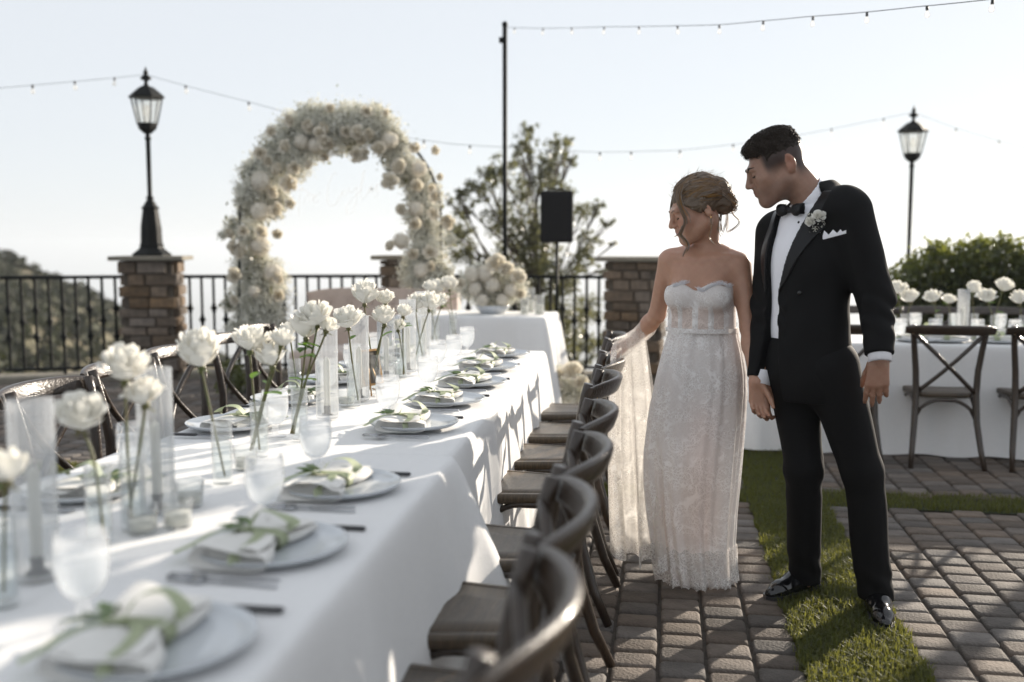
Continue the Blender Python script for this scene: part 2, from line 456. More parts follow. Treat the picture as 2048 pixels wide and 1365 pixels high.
# ------------------------------------------------------------------ terrace: bed, pavers, turf
EDGE = [(-11, 7.6), (-6.62, 9.1), (-5.28, 9.66), (-3.9, 10.05), (-2.9, 10.25), (-1.43, 10.4), (-0.45, 10.2), (1.2, 9.9), (3, 10.3), (9, 10.6)]
def edge_y(x): return float(np.interp(x, [e[0] for e in EDGE], [e[1] for e in EDGE]))
mb = MB()
top = [(x, y + 0.22, -0.02) for x, y in EDGE] + [(9, -6, -0.02), (-11, -6, -0.02)]
k = len(top)
mb.add(top + [(x, y, -0.9) for x, y, z in top], [tuple(range(k - 1, -1, -1))] + [(i, (i + 1) % k, k + (i + 1) % k, k + i) for i in range(k)])
pave = mb.build('pavement', MATS['paver_bed'], smooth=False); pave['kind'] = 'structure'
STRIP = (0.465, 0.85); CROSS = (5.40, 5.70)
PX, PY = 0.1585, 0.1195
def paver_shape(seed):
    rg = random.Random(seed); mb = MB()
    w, d = PX - 0.009, PY - 0.009
    hx, hy = w / 2, d / 2
    def loop(ix, z, ch):
        pts = []
        for sx, sy in ((1, 1), (-1, 1), (-1, -1), (1, -1)):
            c0 = (sx * (hx - ix - ch), sy * (hy - ix - ch))
            for q in ((0, 1), (1, 2), (2, 2)) if False else (0.15, 0.5, 0.85):
                base = {(1, 1): 0, (-1, 1): pi / 2, (-1, -1): pi, (1, -1): 1.5 * pi}[(sx, sy)]
                an = base + q * pi / 2
                pts.append((c0[0] + ch * cos(an) + rg.uniform(-.0012, .0012), c0[1] + ch * sin(an) + rg.uniform(-.0012, .0012), z))
        return pts
    L3 = [loop(0, -0.03, .016), loop(0, -0.009, .016), loop(.004, -0.0025, .016), loop(.012, 0.0, .014)]
    vs_ = [p for l in L3 for p in l]; fs = []
    for k in range(3):
        for i in range(12):
            j = (i + 1) % 12; fs.append((k * 12 + i, k * 12 + j, k * 12 + 12 + j, k * 12 + 12 + i))
    fs.append(tuple(range(36, 48)))
    mb.add(vs_, fs)
    return mb
pv = [paver_shape(s) for s in range(6)]
pv_me = [b.mesh('paver', MATS['paver'], True) for b in pv]
cells = []
for region in ((-9.0, STRIP[0]), (STRIP[1], 4.6)):
    w = region[1] - region[0]
    nx = int(w / PX)
    x0 = region[1] - nx * PX if region[0] < 0 else region[0]
    for i in range(nx):
        x = x0 + (i + .5) * PX
        for (y0, y1) in ((0.6, CROSS[0]), (CROSS[1], 10.6)):
            ny = int((y1 - y0) / PY)
            off = (PY * .5 if i % 2 else 0)
            for j in range(ny):
                y = y1 - (j + .5) * PY - off
                if y < y0 or y > edge_y(x) - 0.12: continue
                cells.append((x, y))
def in_frame(x, y):
    d = np.array([x, y, -CAM_H]); dd = d @ _fw
    if dd < .3: return None
    px = 1024 + FPX * (d @ _rt) / dd; py = 682.5 - FPX * (d @ _up) / dd
    return px, py, dd
near, rest = [], []
for c in cells:
    q = in_frame(*c)
    seen = q and 1060 < q[0] < 2060 and q[1] < 1385 and (q[0] > 1150)
    (near if seen else rest).append((q[2] if q else 99, c))
near.sort()
one, more = near[:300], near[300:] + rest
for k, (_, (x, y)) in enumerate(one):
    inst('paver', pv_me[k * 7 % 6], pave, (x, y, random.uniform(-.003, .0015)), (random.uniform(-.016, .016), random.uniform(-.016, .016), random.choice((0, pi)) + random.uniform(-.02, .02)), (random.uniform(.965, 1.0), random.uniform(.95, 1.0), 1))
Vs, Fs, off = [], [], 0
pva = [(np.array(b.v), b.f) for b in pv]
quadf = np.array([f for f in pv[0].f if len(f) == 4]); topf = np.array([[36, 37, 38, 39], [36, 39, 40, 47], [40, 41, 46, 47], [41, 42, 45, 46], [42, 43, 44, 45]])
FQ = np.concatenate([quadf, topf])
for k, (_, (x, y)) in enumerate(more):
    A = pva[k * 5 % 6][0].copy()
    if k % 2: A[:, :2] *= -1
    A = A + np.array([x, y, random.uniform(-.002, .0015)]) + A[:, :1] * np.array([0, 0, random.uniform(-.012, .012)])
    Vs.append(A); Fs.append(FQ + off); off += len(A)
o = np_obj('paver_field', np.concatenate(Vs), np.concatenate(Fs), MATS['paver'], pave, smooth=True); o['kind'] = 'stuff'
# turf strips: soil sheet and blades
def turf(name, x0, x1, y0, y1, dens, label, seed):
    rg = np.random.default_rng(seed)
    mb = MB(); mb.add([(x0, y0, -.012), (x1, y0, -.012), (x1, y1, -.012), (x0, y1, -.012)], [(0, 1, 2, 3)])
    soil = mb.build('lawn', MATS['turf_soil'], smooth=False); soil['kind'] = 'structure'
    n = int((x1 - x0) * (y1 - y0) * dens)
    x = rg.uniform(x0 - .012, x1 + .012, n); y = rg.uniform(y0, y1, n)
    x = x + .010 * np.sin(y * 23 + seed) * np.sign(x - (x0 + x1) / 2) + np.where(rg.uniform(0, 1, n) < .03, rg.normal(0, .02, n), 0)
    edge = np.minimum(x - x0, x1 - x)
    hgt = rg.uniform(.016, .050, n); w = rg.uniform(.0016, .003, n)
    az = rg.uniform(0, 2 * pi, n); lean = rg.uniform(.1, .95, n)
    dx, dy = np.cos(az), np.sin(az)
    b = np.stack([x, y, np.full(n, -.012)], 1)
    side = np.stack([-dy, dx, np.zeros(n)], 1) * w[:, None]
    mid = b + np.stack([dx * lean * hgt * .35, dy * lean * hgt * .35, hgt * .62], 1)
    tip = b + np.stack([dx * lean * hgt * 1.0, dy * lean * hgt * 1.0, hgt * (1.05 - .4 * lean)], 1)
    V = np.stack([b - side, b + side, mid + side * .8, mid - side * .8, tip + side * .15, tip - side * .15], 1).reshape(-1, 3)
    i = np.arange(n)[:, None] * 6
    F = np.concatenate([i + np.array([[0, 1, 2, 3]]), i + np.array([[3, 2, 4, 5]])])
    o = np_obj('grass', V, F, MATS['turf']); o['kind'] = 'stuff'; o['label'] = label
turf('g', STRIP[0], STRIP[1], 2.4, CROSS[0], 26000, 'green turf strip running between the brick paving panels', 1)
turf('g', STRIP[0], STRIP[1], CROSS[1], 9.6, 9000, 'green turf strip beyond the cross strip', 2)
turf('g', -5.0, 4.6, CROSS[0], CROSS[1], 9000, 'green turf strip crossing the terrace behind the couple', 3)
# stone kerb under the railing
mb = MB()
for (x0, y0), (x1, y1) in zip(EDGE[:-1], EDGE[1:]):
    d = Vector((x1 - x0, y1 - y0, 0)); L_ = d.length; an = atan2(d.y, d.x)
    mb.box(((x0 + x1) / 2, (y0 + y1) / 2, 0.02), (L_ + .02, 0.36, 0.075), Matrix.Rotation(an, 3, 'Z'), .008)
kb = mb.build('kerb', MATS['cap_stone'], smooth=False); kb['kind'] = 'structure'
# ------------------------------------------------------------------ stone pillars
def make_pillar(x, y, rotz, H, label, seed):
    rg = random.Random(seed)
    t = thing('stone_pillar', label, 'pillar', (x, y, 0), rotz)
    W = 0.55; hw = W / 2
    mb = MB(); mb.box((0, 0, (H - .05) / 2), (W - .07, W - .07, H - .05)); mb.build('core', MATS['mortar'], t, False)
    mb = MB(); mb.box((0, 0, H - .022), (0.72, 0.72, 0.044), None, .006); mb.build('capstone', MATS['cap_stone'], t, False)
    z = 0.0; course = 0
    while z < H - .06:
        h = rg.uniform(.085, .125)
        if z + h > H - .085: h = H - .046 - z
        for face in range(4):
            R = Matrix.Rotation(face * pi / 2, 3, 'Z')
            # corner stones alternate between faces
            a0 = -hw if (course + face) % 2 == 0 else -hw + .085
            a1 = hw if (course + face + 1) % 2 == 0 else hw - .085
            cuts = [a0]
            while True:
                w = rg.uniform(.15, .31)
                if cuts[-1] + w > a1 - .1: cuts.append(a1); break
                cuts.append(cuts[-1] + w)
            for u0, u1 in zip(cuts[:-1], cuts[1:]):
                dpt = rg.uniform(.062, .085)
                mb = MB()
                w, hh = u1 - u0 - .012, h - .011
                b = rg.uniform(.006, .011)
                loops = []
                for (ins, yy) in ((0, 0), (0, -.8 * dpt), (b, -dpt)):
                    loops.append([(-w / 2 + ins, yy, -hh / 2 + ins), (0 + rg.uniform(-.02, .02), yy + rg.uniform(-.006, .0), -hh / 2 + ins + rg.uniform(-.004, .002)), (w / 2 - ins, yy, -hh / 2 + ins), (w / 2 - ins + rg.uniform(-.004, .002), yy + rg.uniform(-.005, .003), 0),
                                  (w / 2 - ins, yy, hh / 2 - ins), (rg.uniform(-.02, .02), yy + rg.uniform(-.006, .0), hh / 2 - ins + rg.uniform(-.002, .004)), (-w / 2 + ins, yy, hh / 2 - ins), (-w / 2 + ins + rg.uniform(-.002, .004), yy + rg.uniform(-.005, .003), 0)])
                vs_ = [p for l in loops for p in l] + [(rg.uniform(-.03, .03), -dpt - rg.uniform(.0, .008), rg.uniform(-.01, .01))]
                fs = []
                for kk in range(2):
                    for i in range(8):
                        j = (i + 1) % 8; fs.append((kk * 8 + i, kk * 8 + j, kk * 8 + 8 + j, kk * 8 + 8 + i))
                for i in range(8): fs.append((16 + i, 16 + (i + 1) % 8, 24))
                mb.add(vs_, fs)
                o = mb.build('stone', MATS['stone'], t, False)
                p = R @ Vector(((u0 + u1) / 2, -(hw - .06), z + h / 2))
                o.location = p; o.rotation_euler = (0, 0, face * pi / 2)
        z += h; course += 1
    return t
pl = aty(307, 600, 9.66); pm = aty(822, 560, 10.25); pr = aty(1271, 560, 10.22)
make_pillar(pl.x, 9.66, radians(18), 1.265, 'brown stone pillar carrying the black street lamp at the left end of the railing', 1)
make_pillar(pm.x, 10.25, radians(6), 1.27, 'stone pillar mostly hidden behind the right side of the flower arch', 2)
make_pillar(pr.x, 10.22, radians(-6), 1.26, 'brown stone pillar behind the shoulder of the bride', 3)

# ------------------------------------------------------------------ iron railing sections
def railing(p0, p1, label, zt=1.07, ext=False):
    p0 = Vector((*p0, 0)); p1 = Vector((*p1, 0)); d = p1 - p0; L_ = d.length; an = atan2(d.y, d.x)
    t = thing('iron_railing', label, 'railing', p0, an)
    mb = MB(); mb.box((L_ / 2, 0, zt - .02), (L_, .055, .035), None, .006); mb.build('top_rail', MATS['iron'], t, False)
    mb = MB(); mb.box((L_ / 2, 0, .115), (L_, .038, .03), None, .004); mb.build('bottom_rail', MATS['iron'], t, False)
    n = max(2, round(L_ / .124)); 
    bm = MB(); bm.tube([(0, 0, .13), (0, 0, zt - .035)], 0.0145, 6, False); bme = bm.mesh('baluster', MATS['iron'])
    kn = MB(); kn.lathe([(.014, -.05), (.023, -.042), (.018, -.028), (.039, 0), (.018, .028), (.023, .042), (.014, .05)], 8); kme = kn.mesh('collar', MATS['iron'])
    for i in range(n):
        x = (i + .5) * L_ / n
        b = inst('baluster', bme, t, (x, 0, 0))
        for zz in ((.60,) if i % 2 else (.44, .72)):
            inst('collar', kme, b, (0, 0, zz))
    npost = 3 if L_ > 3 else 1
    for i in range(npost):
        x = L_ * (i + .5) / npost
        mb = MB(); mb.box((x, 0.001, .05), (.03, .03, .1)); mb.build('foot_post', MATS['iron'], t, False)
    return t
railing((-10.6, 7.75), (-6.66, 9.09), 'black iron railing section running out of frame before the hillside')
railing((-6.62, 9.1), (pl.x - .3, 9.57), 'black iron railing section in front of the brushy hill, left of the lamp pillar')
railing((pl.x + .3, 9.74), (pm.x - .31, 10.23), 'black iron railing section behind the flower arch, between two stone pillars')
railing((pm.x + .3, 10.27), (pr.x - .31, 10.24), 'black iron railing section behind the speaker stand')
railing((pr.x + .3, 10.2), (1.2, 9.9), 'black iron railing section hidden behind the bride and groom')

# ------------------------------------------------------------------ street lamps
def make_lamp(loc, label, ex=0.0, rot=0.0):
    t = thing('street_lamp', label, 'street lamp', loc, rot)
    mb = MB()
    mb.lathe([(.20, 0), (.20, .02), (.165, .045), (.13, .075), (.118, .10), (.125, .115), (.112, .13), (.105, .30), (.082, .46), (.078, .475), (.09, .485), (.09, .50), (.07, .515), (.055, .545), (.045, .56)], 8)
    mb.build('base', MATS['iron'], t, False)
    mb = MB()
    mb.lathe([(.045, .56), (.03, .575), (.04, .59), (.04, .6), (.024, .62), (.024, 1.18 + ex), (.034, 1.19 + ex), (.034, 1.205 + ex), (.024, 1.22 + ex), (.024, 1.26 + ex)], 12)
    mb.build('pole', MATS['iron'], t)
    mb = MB()   # lantern cup
    mb.lathe([(.0, 1.245), (.04, 1.25), (.06, 1.27), (.085, 1.29), (.098, 1.325), (.10, 1.34), (.0, 1.345)], 6); mb.build('cup', MATS['iron'], t, False)
    # six-sided lantern
    r0, r1, z0, z1 = .098, .158, 1.34, 1.61
    mb = MB()
    for i in range(6):
        a = i * pi / 3
        mb.tube([(r0 * cos(a), r0 * sin(a), z0), (r1 * cos(a), r1 * sin(a), z1)], .0075, 5)
        b = (i + 1) * pi / 3
        mb.tube([(r1 * cos(a), r1 * sin(a), z1), (r1 * cos(b), r1 * sin(b), z1)], .009, 5)
        mb.tube([(r0 * cos(a), r0 * sin(a), z0 + .005), (r0 * cos(b), r0 * sin(b), z0 + .005)], .008, 5)
    mb.build('lantern_frame', MATS['iron'], t)
    for i in range(6):
        a, b = i * pi / 3, (i + 1) * pi / 3
        mb = MB(); q = .985
        mb.add([(r0 * q * cos(a), r0 * q * sin(a), z0 + .006), (r0 * q * cos(b), r0 * q * sin(b), z0 + .006), (r1 * q * cos(b), r1 * q * sin(b), z1 - .004), (r1 * q * cos(a), r1 * q * sin(a), z1 - .004)], [(0, 1, 2, 3)])
        mb.build('pane', MATS['lamp_glass'], t, False)
    mb = MB(); mb.lathe([(.012, 1.345), (.016, 1.36), (.016, 1.42), (.03, 1.44), (.035, 1.48), (.02, 1.53), (0, 1.54)], 10); mb.build('light_bulb', MATS['bulb_glass'], t)
    mb = MB()
    mb.lathe([(.18, 1.605), (.182, 1.618), (.15, 1.65), (.09, 1.70), (.06, 1.72), (.035, 1.725), (.0, 1.73)], 6)
    mb.lathe([(.0, 1.60), (.178, 1.605)], 6)
    mb.build('roof', MATS['iron'], t, False)
    mb = MB()
    mb.lathe([(.035, 1.72), (.02, 1.75), (.018, 1.775), (.06, 1.80), (.04, 1.825), (.018, 1.835), (.028, 1.86), (.012, 1.89), (.0, 1.93)], 8); mb.build('finial', MATS['iron'], t)
    for ch in t.children:      # a longer pole lifts everything above it
        if ex and not ch.name.startswith(('base', 'pole')): ch.location.z += ex
    return t
make_lamp((pl.x, 9.66, 1.265), 'black six-sided street lamp standing on the stone pillar at left', rot=.25)
lr = atd(1815, 560, 12.2)
# the far lamp stands on a pillar of its own that the hedge hides
lzb = aty(1815, 210, lr.y).z - 1.93 - .75
make_pillar(lr.x, lr.y, radians(-10), lzb, 'low stone pillar behind the leafy hedge under the far lamp', 9)
lamp_r = make_lamp((lr.x, lr.y, lzb), 'black street lamp with slim pole rising behind the leafy hedge', .75, rot=-.1)


# ------------------------------------------------------------------ string-light pole and strings of bulbs
pp = atd(1010, 500, 9.7)
pt = aty(1011, 46, pp.y)
t = thing('light_pole', 'tall thin black pole holding up the string lights beside the flower arch', 'pole', (pp.x, pp.y, 0))
mb = MB(); mb.tube([(0, 0, 0), (0, 0, pt.z - .02)], .023, 10); mb.build('pole', MATS['iron'], t)
mb = MB(); mb.lathe([(0.11, 0), (.11, .012), (.03, .02), (.03, .06)], 16, cap=True); mb.build('base_plate', MATS['iron'], t)
mb = MB(); mb.ball((0, 0, pt.z - .015), .03, 10, 6); mb.build('cap', MATS['iron'], t)
mb = MB(); mb.box((-.035, 0, pt.z - .16), (.04, .03, .05)); mb.build('hook', MATS['iron'], t)
soc_me = MB(); soc_me.lathe([(.008, 0), (.014, -.004), (.015, -.04), (.012, -.045)], 8, cap=True); soc_me = soc_me.mesh('socket', MATS['cable'])
blb_me = MB(); blb_me.lathe([(.011, -.043), (.014, -.055), (.027, -.08), (.029, -.095), (.02, -.115), (.0, -.122)], 10); blb_me = blb_me.mesh('bulb', MATS['bulb_glass'])
def string(pts3, bulbs, label, sag=.0, bs=.72):
    """a cable through 3D points; bulbs = fractions along it"""
    P = [Vector(p) for p in pts3]
    path = []
    for a, b in zip(P[:-1], P[1:]):
        for i in range(10):
            f = i / 10; q = a.lerp(b, f); q.z -= sag * 4 * f * (1 - f) * (b - a).length; path.append(q)
    path.append(P[-1])
    t = thing('string_light', label, 'string lights', P[0])
    mb = MB(); mb.tube([p - P[0] for p in path], .0022, 5); mb.build('cable', MATS['cable'], t)
    for p in bulbs:
        p = Vector(p)
        b = inst('bulb', blb_me, t, p - P[0], (0, random.uniform(-.15, .15), random.uniform(0, 6)), bs)
        inst('socket', soc_me, b)
lt = Vector((pl.x, 9.66, 1.265 + 1.84))
def on_line(a, b, px):
    """point of segment a-b that lies in the vertical plane of picture column px"""
    r = ray(px, 500); n = Vector((-r[1], r[0], 0)); f = -(a.dot(n)) / ((b - a).dot(n)); return a.lerp(b, f)
e0 = atd(-420, 205, 8.0); m0 = atd(-60, 181, 8.7)
string([e0, m0, lt], [on_line(m0, lt, 80), on_line(m0, lt, 163), on_line(m0, lt, 242)], 'string lights running from the left lamp out of the left side', .003)
pa = Vector((pp.x, pp.y, atd(1010, 297, 9.7).z))
m1 = atd(497, 204, 9.6); m2 = atd(700, 258, 9.6); m3 = atd(900, 288, 9.65)
string([lt, m1, m2, m3, pa], [on_line(lt, m1, 381), m1, on_line(m1, m2, 590), on_line(m1, m2, 660), on_line(m2, m3, 770), on_line(m2, m3, 850), on_line(m3, pa, 941)], 'string lights drooping behind the flower arch from lamp to pole', .004)
lrt = Vector((lr.x, lr.y, lzb + 1.84 + .75))
n1 = atd(1200, 305, 10.2); n2 = atd(1360, 301, 10.7); n3 = atd(1560, 278, 11.3)
string([pa, n1, n2, n3, lrt], [on_line(pa, n1, 1100), n1 + Vector((0, 0, 0)), on_line(n1, n2, 1260), n2, on_line(n2, n3, 1462), on_line(n3, lrt, 1656), on_line(n3, lrt, 1758)], 'faint string lights stretched from the pole to the far lamp', .002)
k1 = atd(1912, 257, 12.4); k2 = atd(2100, 310, 12.8)
string([lrt, k1, k2], [k1, on_line(k1, k2, 1988)], 'faint string lights falling away to the right of the far lamp', .003)
up_pts = [(1013, 55, 9.7), (1085, 57, 9.0), (1210, 54, 8.0), (1350, 52, 7.1), (1440, 50, 6.6), (1516, 43, 6.2), (1612, 34, 5.8), (1718, 26, 5.4), (1834, 14, 5.0), (1965, 1, 4.6), (2200, -30, 4.1)]
up3 = [atd(*q) for q in up_pts]
def up_at(px):
    xs = [q[0] for q in up_pts]; i = max(0, min(len(xs) - 2, int(np.searchsorted(xs, px)) - 1)); return on_line(up3[i], up3[i + 1], px)
string(up3, [up_at(x) for x in (1029, 1085, 1141, 1205, 1273, 1348, 1430, 1516, 1613, 1718, 1835, 1963)], 'upper string lights climbing from the pole top to the upper right corner', .002, .5)
# ------------------------------------------------------------------ flowers
def rose_mb(seed, openness=1.0):
    """unit rose: about 1 across, base at z=0 (calyx), facing +Z"""
    rg = random.Random(seed); mb = MB()
    layers = [(3, .07, .66, 0.0), (4, .13, .70, .01), (5, .20, .71, .025), (5, .28, .68, .05), (6, .36, .63, .08), (6, .43, .55, .10), (5, .47, .45, .12)]
    for li, (n, r, h, c) in enumerate(layers):
        r *= (.8 + .2 * openness); c *= openness
        for i in range(n):
            a0 = 2 * pi * (i + rg.uniform(-.18, .18)) / n + li * 1.3
            hw = 2 * pi / n * rg.uniform(.72, .95)
            rr = r * rg.uniform(.93, 1.08); hh = h * rg.uniform(.94, 1.06); cc = c * rg.uniform(.7, 1.4)
            ph = rg.uniform(0, 6); tw = rg.uniform(-.25, .25); wv = rg.uniform(.006, .018)
            def fn(u, v):
                uu = u * 2 - 1
                vv = v * (1 - .10 * uu * uu - .05 * abs(uu) ** 4)
                width = (.35 + .65 * min(1, v * 1.6)) if v < .7 else 1 - .18 * ((v - .7) / .3) ** 2
                a = a0 + uu * hw * width * .5 + tw * v * .3
                q = rr * (sin(min(1, vv * 1.15) * pi / 2) ** .8) * (1 + .06 * uu * uu)
                e = max(0, (vv - .68) / .32)
                q += cc * e * e + wv * sin(uu * 4 + ph) * e
                z = .02 + hh * (vv ** 1.05) - cc * .75 * e * e * e + wv * .8 * cos(uu * 5 + ph) * e + .03 * li / 7
                return (q * cos(a), q * sin(a), z)
            mb.grid(fn, 6, 6)
    return mb
def mum_mb(seed):
    """ruffled white ball (hydrangea / double carnation)"""
    rg = random.Random(seed); mb = MB()
    n = 70
    for i in range(n):
        z = 1 - 2 * (i + .5) / n
        if z < -.75: continue
        th = i * 2.39996; rr = sqrt(1 - z * z); d = Vector((rr * cos(th), rr * sin(th), z)); R = .43 * rg.uniform(.85, 1.08)
        a = d.orthogonal().normalized(); a = Matrix.Rotation(rg.uniform(0, 6), 3, d) @ a; b = d.cross(a)
        s = rg.uniform(.10, .15)
        for k in range(4):
            an = k * pi / 2; q = a * cos(an) + b * sin(an); w = a * -sin(an) + b * cos(an); p = d * R
            mb.add([p, p + q * s * .6 + w * s * .45 + d * .02, p + q * s * 1.05 + d * rg.uniform(.0, .06), p + q * s * .6 - w * s * .45 + d * .02], [(0, 1, 2, 3)])
    mb.ball((0, 0, 0), .39, 10, 7)
    return mb
bloom_mbs = [rose_mb(s, o) for s, o in ((1, .6), (2, 1.0), (3, 1.2), (4, .8), (5, 1.05), (6, .7), (7, .9), (8, .5))]
bloom_me = [b.mesh('bloom', MATS['petal']) for b in bloom_mbs]
cream_me = [b.mesh('rose', MATS['petal_cream']) for b in bloom_mbs]
mum_me = [mum_mb(s).mesh('hydrangea', MATS['petal_cream']) for s in (1, 2)]
def face_rot(d, spin=0.0):
    q = Vector(d).to_track_quat('Z', 'Y'); return (q.to_matrix() @ Matrix.Rotation(spin, 3, 'Z')).to_euler()
def breath(name, blobs, per, parent, seed, floret=.011, flat=.75):
    """baby's breath: clouds of tiny white florets on fine stems, one uncountable mass. blobs: (point, radius)"""
    rg = np.random.default_rng(seed)
    P = []; S = []
    for c, r in blobs:
        n = int(per * (r / .1) ** 2)
        d = rg.normal(size=(n, 3)); d /= np.linalg.norm(d, axis=1)[:, None]
        q = rg.uniform(0, 1, n) ** .45
        # stray sprays past the blob edge
        q = np.where(rg.uniform(0, 1, n) < .10, q * rg.uniform(1.0, 1.45, n), q)
        lump = 1 + .18 * np.sin(d[:, 0] * 7 + c[0] * 9) * np.sin(d[:, 2] * 6 + c[2] * 5)
        pts = np.array(c) + d * (q * r * lump)[:, None] * np.array([1, flat, 1])
        P.append(pts)
        m = n // 7
        a = np.array(c) + d[:m] * (q[:m] * r * .25)[:, None]; b = pts[:m]
        sd = rg.normal(size=(m, 3)) * .0012
        S.append(np.stack([a - sd, a + sd, b + sd * .6, b - sd * .6], 1).reshape(-1, 3))
    P = np.concatenate(P)
    V1, F1 = leaf_quads(P, floret * 1.25, rg, .9)
    V2, F2 = leaf_quads(P + rg.normal(size=P.shape) * floret * .2, floret * 1.15, rg, .9)
    V3 = np.concatenate(S); F3 = np.arange(len(V3)).reshape(-1, 4)
    V = np.concatenate([V1, V2, V3]); F = np.concatenate([F1, F2 + len(V1), F3 + len(V1) + len(V2)])
    mi = np.concatenate([np.zeros(len(F1) + len(F2)), np.ones(len(F3))])
    o = np_obj(name, V, F, [MATS['breath'], MATS['breath_stem']], parent, mi=mi); o['kind'] = 'stuff'
    return o

# ------------------------------------------------------------------ flower arch
AD = 9.3
ab = atd(690, 760, AD); ab.z = 0
arch = thing('flower_arch', 'round wedding arch covered in cream roses and baby\'s breath', 'flower arch', ab, -radians(1))
def A(px, py, dd=0.0):
    p = atd(px, py, AD + dd); return Vector((p.x - ab.x, p.y - ab.y, p.z))
hoop = [A(478, 752), A(478, 640), A(477, 540), A(478, 440)]
for i in range(0, 25):
    a = pi - pi * i / 24
    hoop.append(A(680 + 202 * cos(a), 437 - 205 * sin(a)))
hoop += [A(882, 540), A(882, 640), A(882, 752)]
hoop[0].z = 0.02; hoop[-1].z = 0.02
mb = MB(); mb.tube(hoop, .013, 8); mb.build('frame', MATS['iron'], arch)
for p in (hoop[0], hoop[-1]):
    mb = MB(); mb.box((p.x, 0, .008), (.10, .5, .016)); mb.build('foot_plate', MATS['iron'], arch, False)
blobs_px = [(515, 690, 45), (522, 640, 56), (515, 590, 60), (530, 555, 48), (500, 520, 40), (500, 472, 34), (465, 455, 22), (505, 420, 40), (490, 390, 26), (520, 380, 46), (535, 340, 48), (500, 345, 28), (560, 300, 48), (590, 262, 45), (625, 240, 42), (660, 265, 50), (650, 228, 22), (695, 240, 38), (725, 250, 45), (750, 228, 22), (760, 262, 44), (775, 300, 26), (795, 290, 28),
            (800, 330, 36), (825, 350, 38), (848, 390, 42), (842, 430, 40), (850, 470, 40), (850, 512, 42), (842, 545, 48), (862, 575, 45), (885, 545, 26), (895, 590, 30), (590, 330, 34), (560, 400, 22), (620, 290, 40), (548, 420, 22), (870, 620, 36), (700, 285, 26), (455, 610, 16), (470, 660, 22), (445, 470, 10), (900, 480, 14)]
breath('babys_breath', [(A(x, y, random.uniform(-.12, .12)), r * AD / FPX) for x, y, r in blobs_px], 620, arch, 3, .0150)
# darker foliage seen through the flowers
Pl = np.concatenate([np.array(A(x, y)) + rng.normal(size=(26, 3)) * (r * AD / FPX * .5) for x, y, r in blobs_px])
V, F = leaf_quads(Pl, .05, rng, .45)
o = np_obj('foliage', V, F, MATS['olive_leaf'], arch); o['kind'] = 'stuff'
for (x, y, r, kd) in [(395, 245, 34, 0), (320, 365, 40, 0), (535, 160, 38, 0), (665, 195, 50, 0), (765, 215, 50, 0), (505, 340, 42, 0), (580, 300, 52, 1), (670, 320, 54, 1), (790, 300, 44, 0), (725, 390, 35, 0), (655, 450, 33, 0), (460, 490, 46, 0), (320, 550, 68, 1), (545, 460, 40, 0), (520, 560, 58, 0), (425, 610, 44, 0), (315, 740, 64, 1), (440, 740, 44, 0), (510, 710, 34, 0),
                      (350, 860, 42, 0), (425, 875, 38, 0), (160, 955, 46, 0), (225, 1020, 44, 0), (315, 960, 68, 1), (150, 865, 38, 0), (210, 870, 34, 0), (165, 1150, 46, 0), (400, 1130, 60, 1), (470, 1150, 40, 0), (965, 250, 46, 0), (1035, 255, 42, 0), (865, 235, 38, 0), (1000, 105, 34, 0), (1145, 290, 58, 1), (1300, 325, 36, 0), (1455, 350, 30, 0), (930, 375, 44, 0), (995, 380, 38, 0), (1070, 360, 48, 0),
                      (1145, 580, 56, 0), (1220, 485, 52, 0), (1310, 600, 48, 0), (1330, 470, 54, 1), (1475, 530, 27, 0), (1440, 590, 38, 0), (1445, 650, 38, 0), (1225, 740, 38, 0), (1310, 725, 54, 1), (1535, 790, 54, 0), (1440, 745, 38, 0), (1300, 830, 44, 0), (1215, 930, 56, 1), (1290, 1020, 42, 0), (1395, 1000, 42, 0), (1340, 1115, 52, 1), (1410, 1105, 38, 0), (1175, 970, 38, 0), (770, 100, 34, 0), (700, 250, 36, 0), (760, 300, 44, 0), (380, 430, 34, 0), (280, 1250, 40, 1), (180, 1300, 34, 0), (430, 1270, 44, 0), (960, 310, 40, 0), (1130, 130, 28, 0)]:
    px, py, rr = 420 + x / 3.174, 190 + y / 3.174, r / 3.174 * AD / FPX
    c = A(px, py, -random.uniform(.14, .24))
    d = Vector((random.uniform(-.45, .45), -1.0, random.uniform(-.35, .45)))
    if kd: inst('hydrangea', random.choice(mum_me), arch, c, face_rot(d, random.uniform(0, 6)), rr * 2.0)
    else: inst('rose', random.choice(cream_me), arch, c - d.normalized() * rr * -.5, face_rot(d, random.uniform(0, 6)), rr * 1.85)
# acrylic script sign hung inside the arch: faint white cursive letters
S_ = []
def sx(pts): S_.append([(570 + x / 9.309, 340 + y / 9.309) for x, y in pts])
sx([(255, 860), (250, 700), (262, 520), (290, 400), (330, 350)]); sx([(200, 400), (300, 350), (420, 420), (520, 490), (600, 470), (650, 410)]); sx([(345, 650), (365, 540), (400, 470), (440, 470), (445, 560), (450, 630)]); sx([(500, 560), (550, 540), (560, 490), (520, 500), (510, 580), (560, 620), (620, 570)])
sx([(960, 90), (930, 40), (880, 90), (810, 260), (780, 450), (790, 620), (850, 680), (930, 650), (1010, 520)]); sx([(1010, 520), (1060, 430), (1120, 380), (1150, 420), (1120, 480), (1060, 470), (1060, 400)])
sx([(1180, 330), (1190, 420), (1240, 420), (1310, 350), (1340, 320), (1330, 560), (1270, 760), (1200, 830), (1140, 820), (1150, 690), (1250, 540), (1400, 400)]); sx([(1400, 400), (1450, 150), (1480, 10), (1440, 60), (1410, 330), (1400, 500), (1440, 560), (1500, 480)]); sx([(1500, 480), (1570, 400), (1610, 300), (1570, 330), (1550, 420), (1620, 420), (1700, 310)]); sx([(1700, 310), (1720, 260), (1690, 380), (1740, 430), (1680, 520), (1640, 500)])
mb = MB()
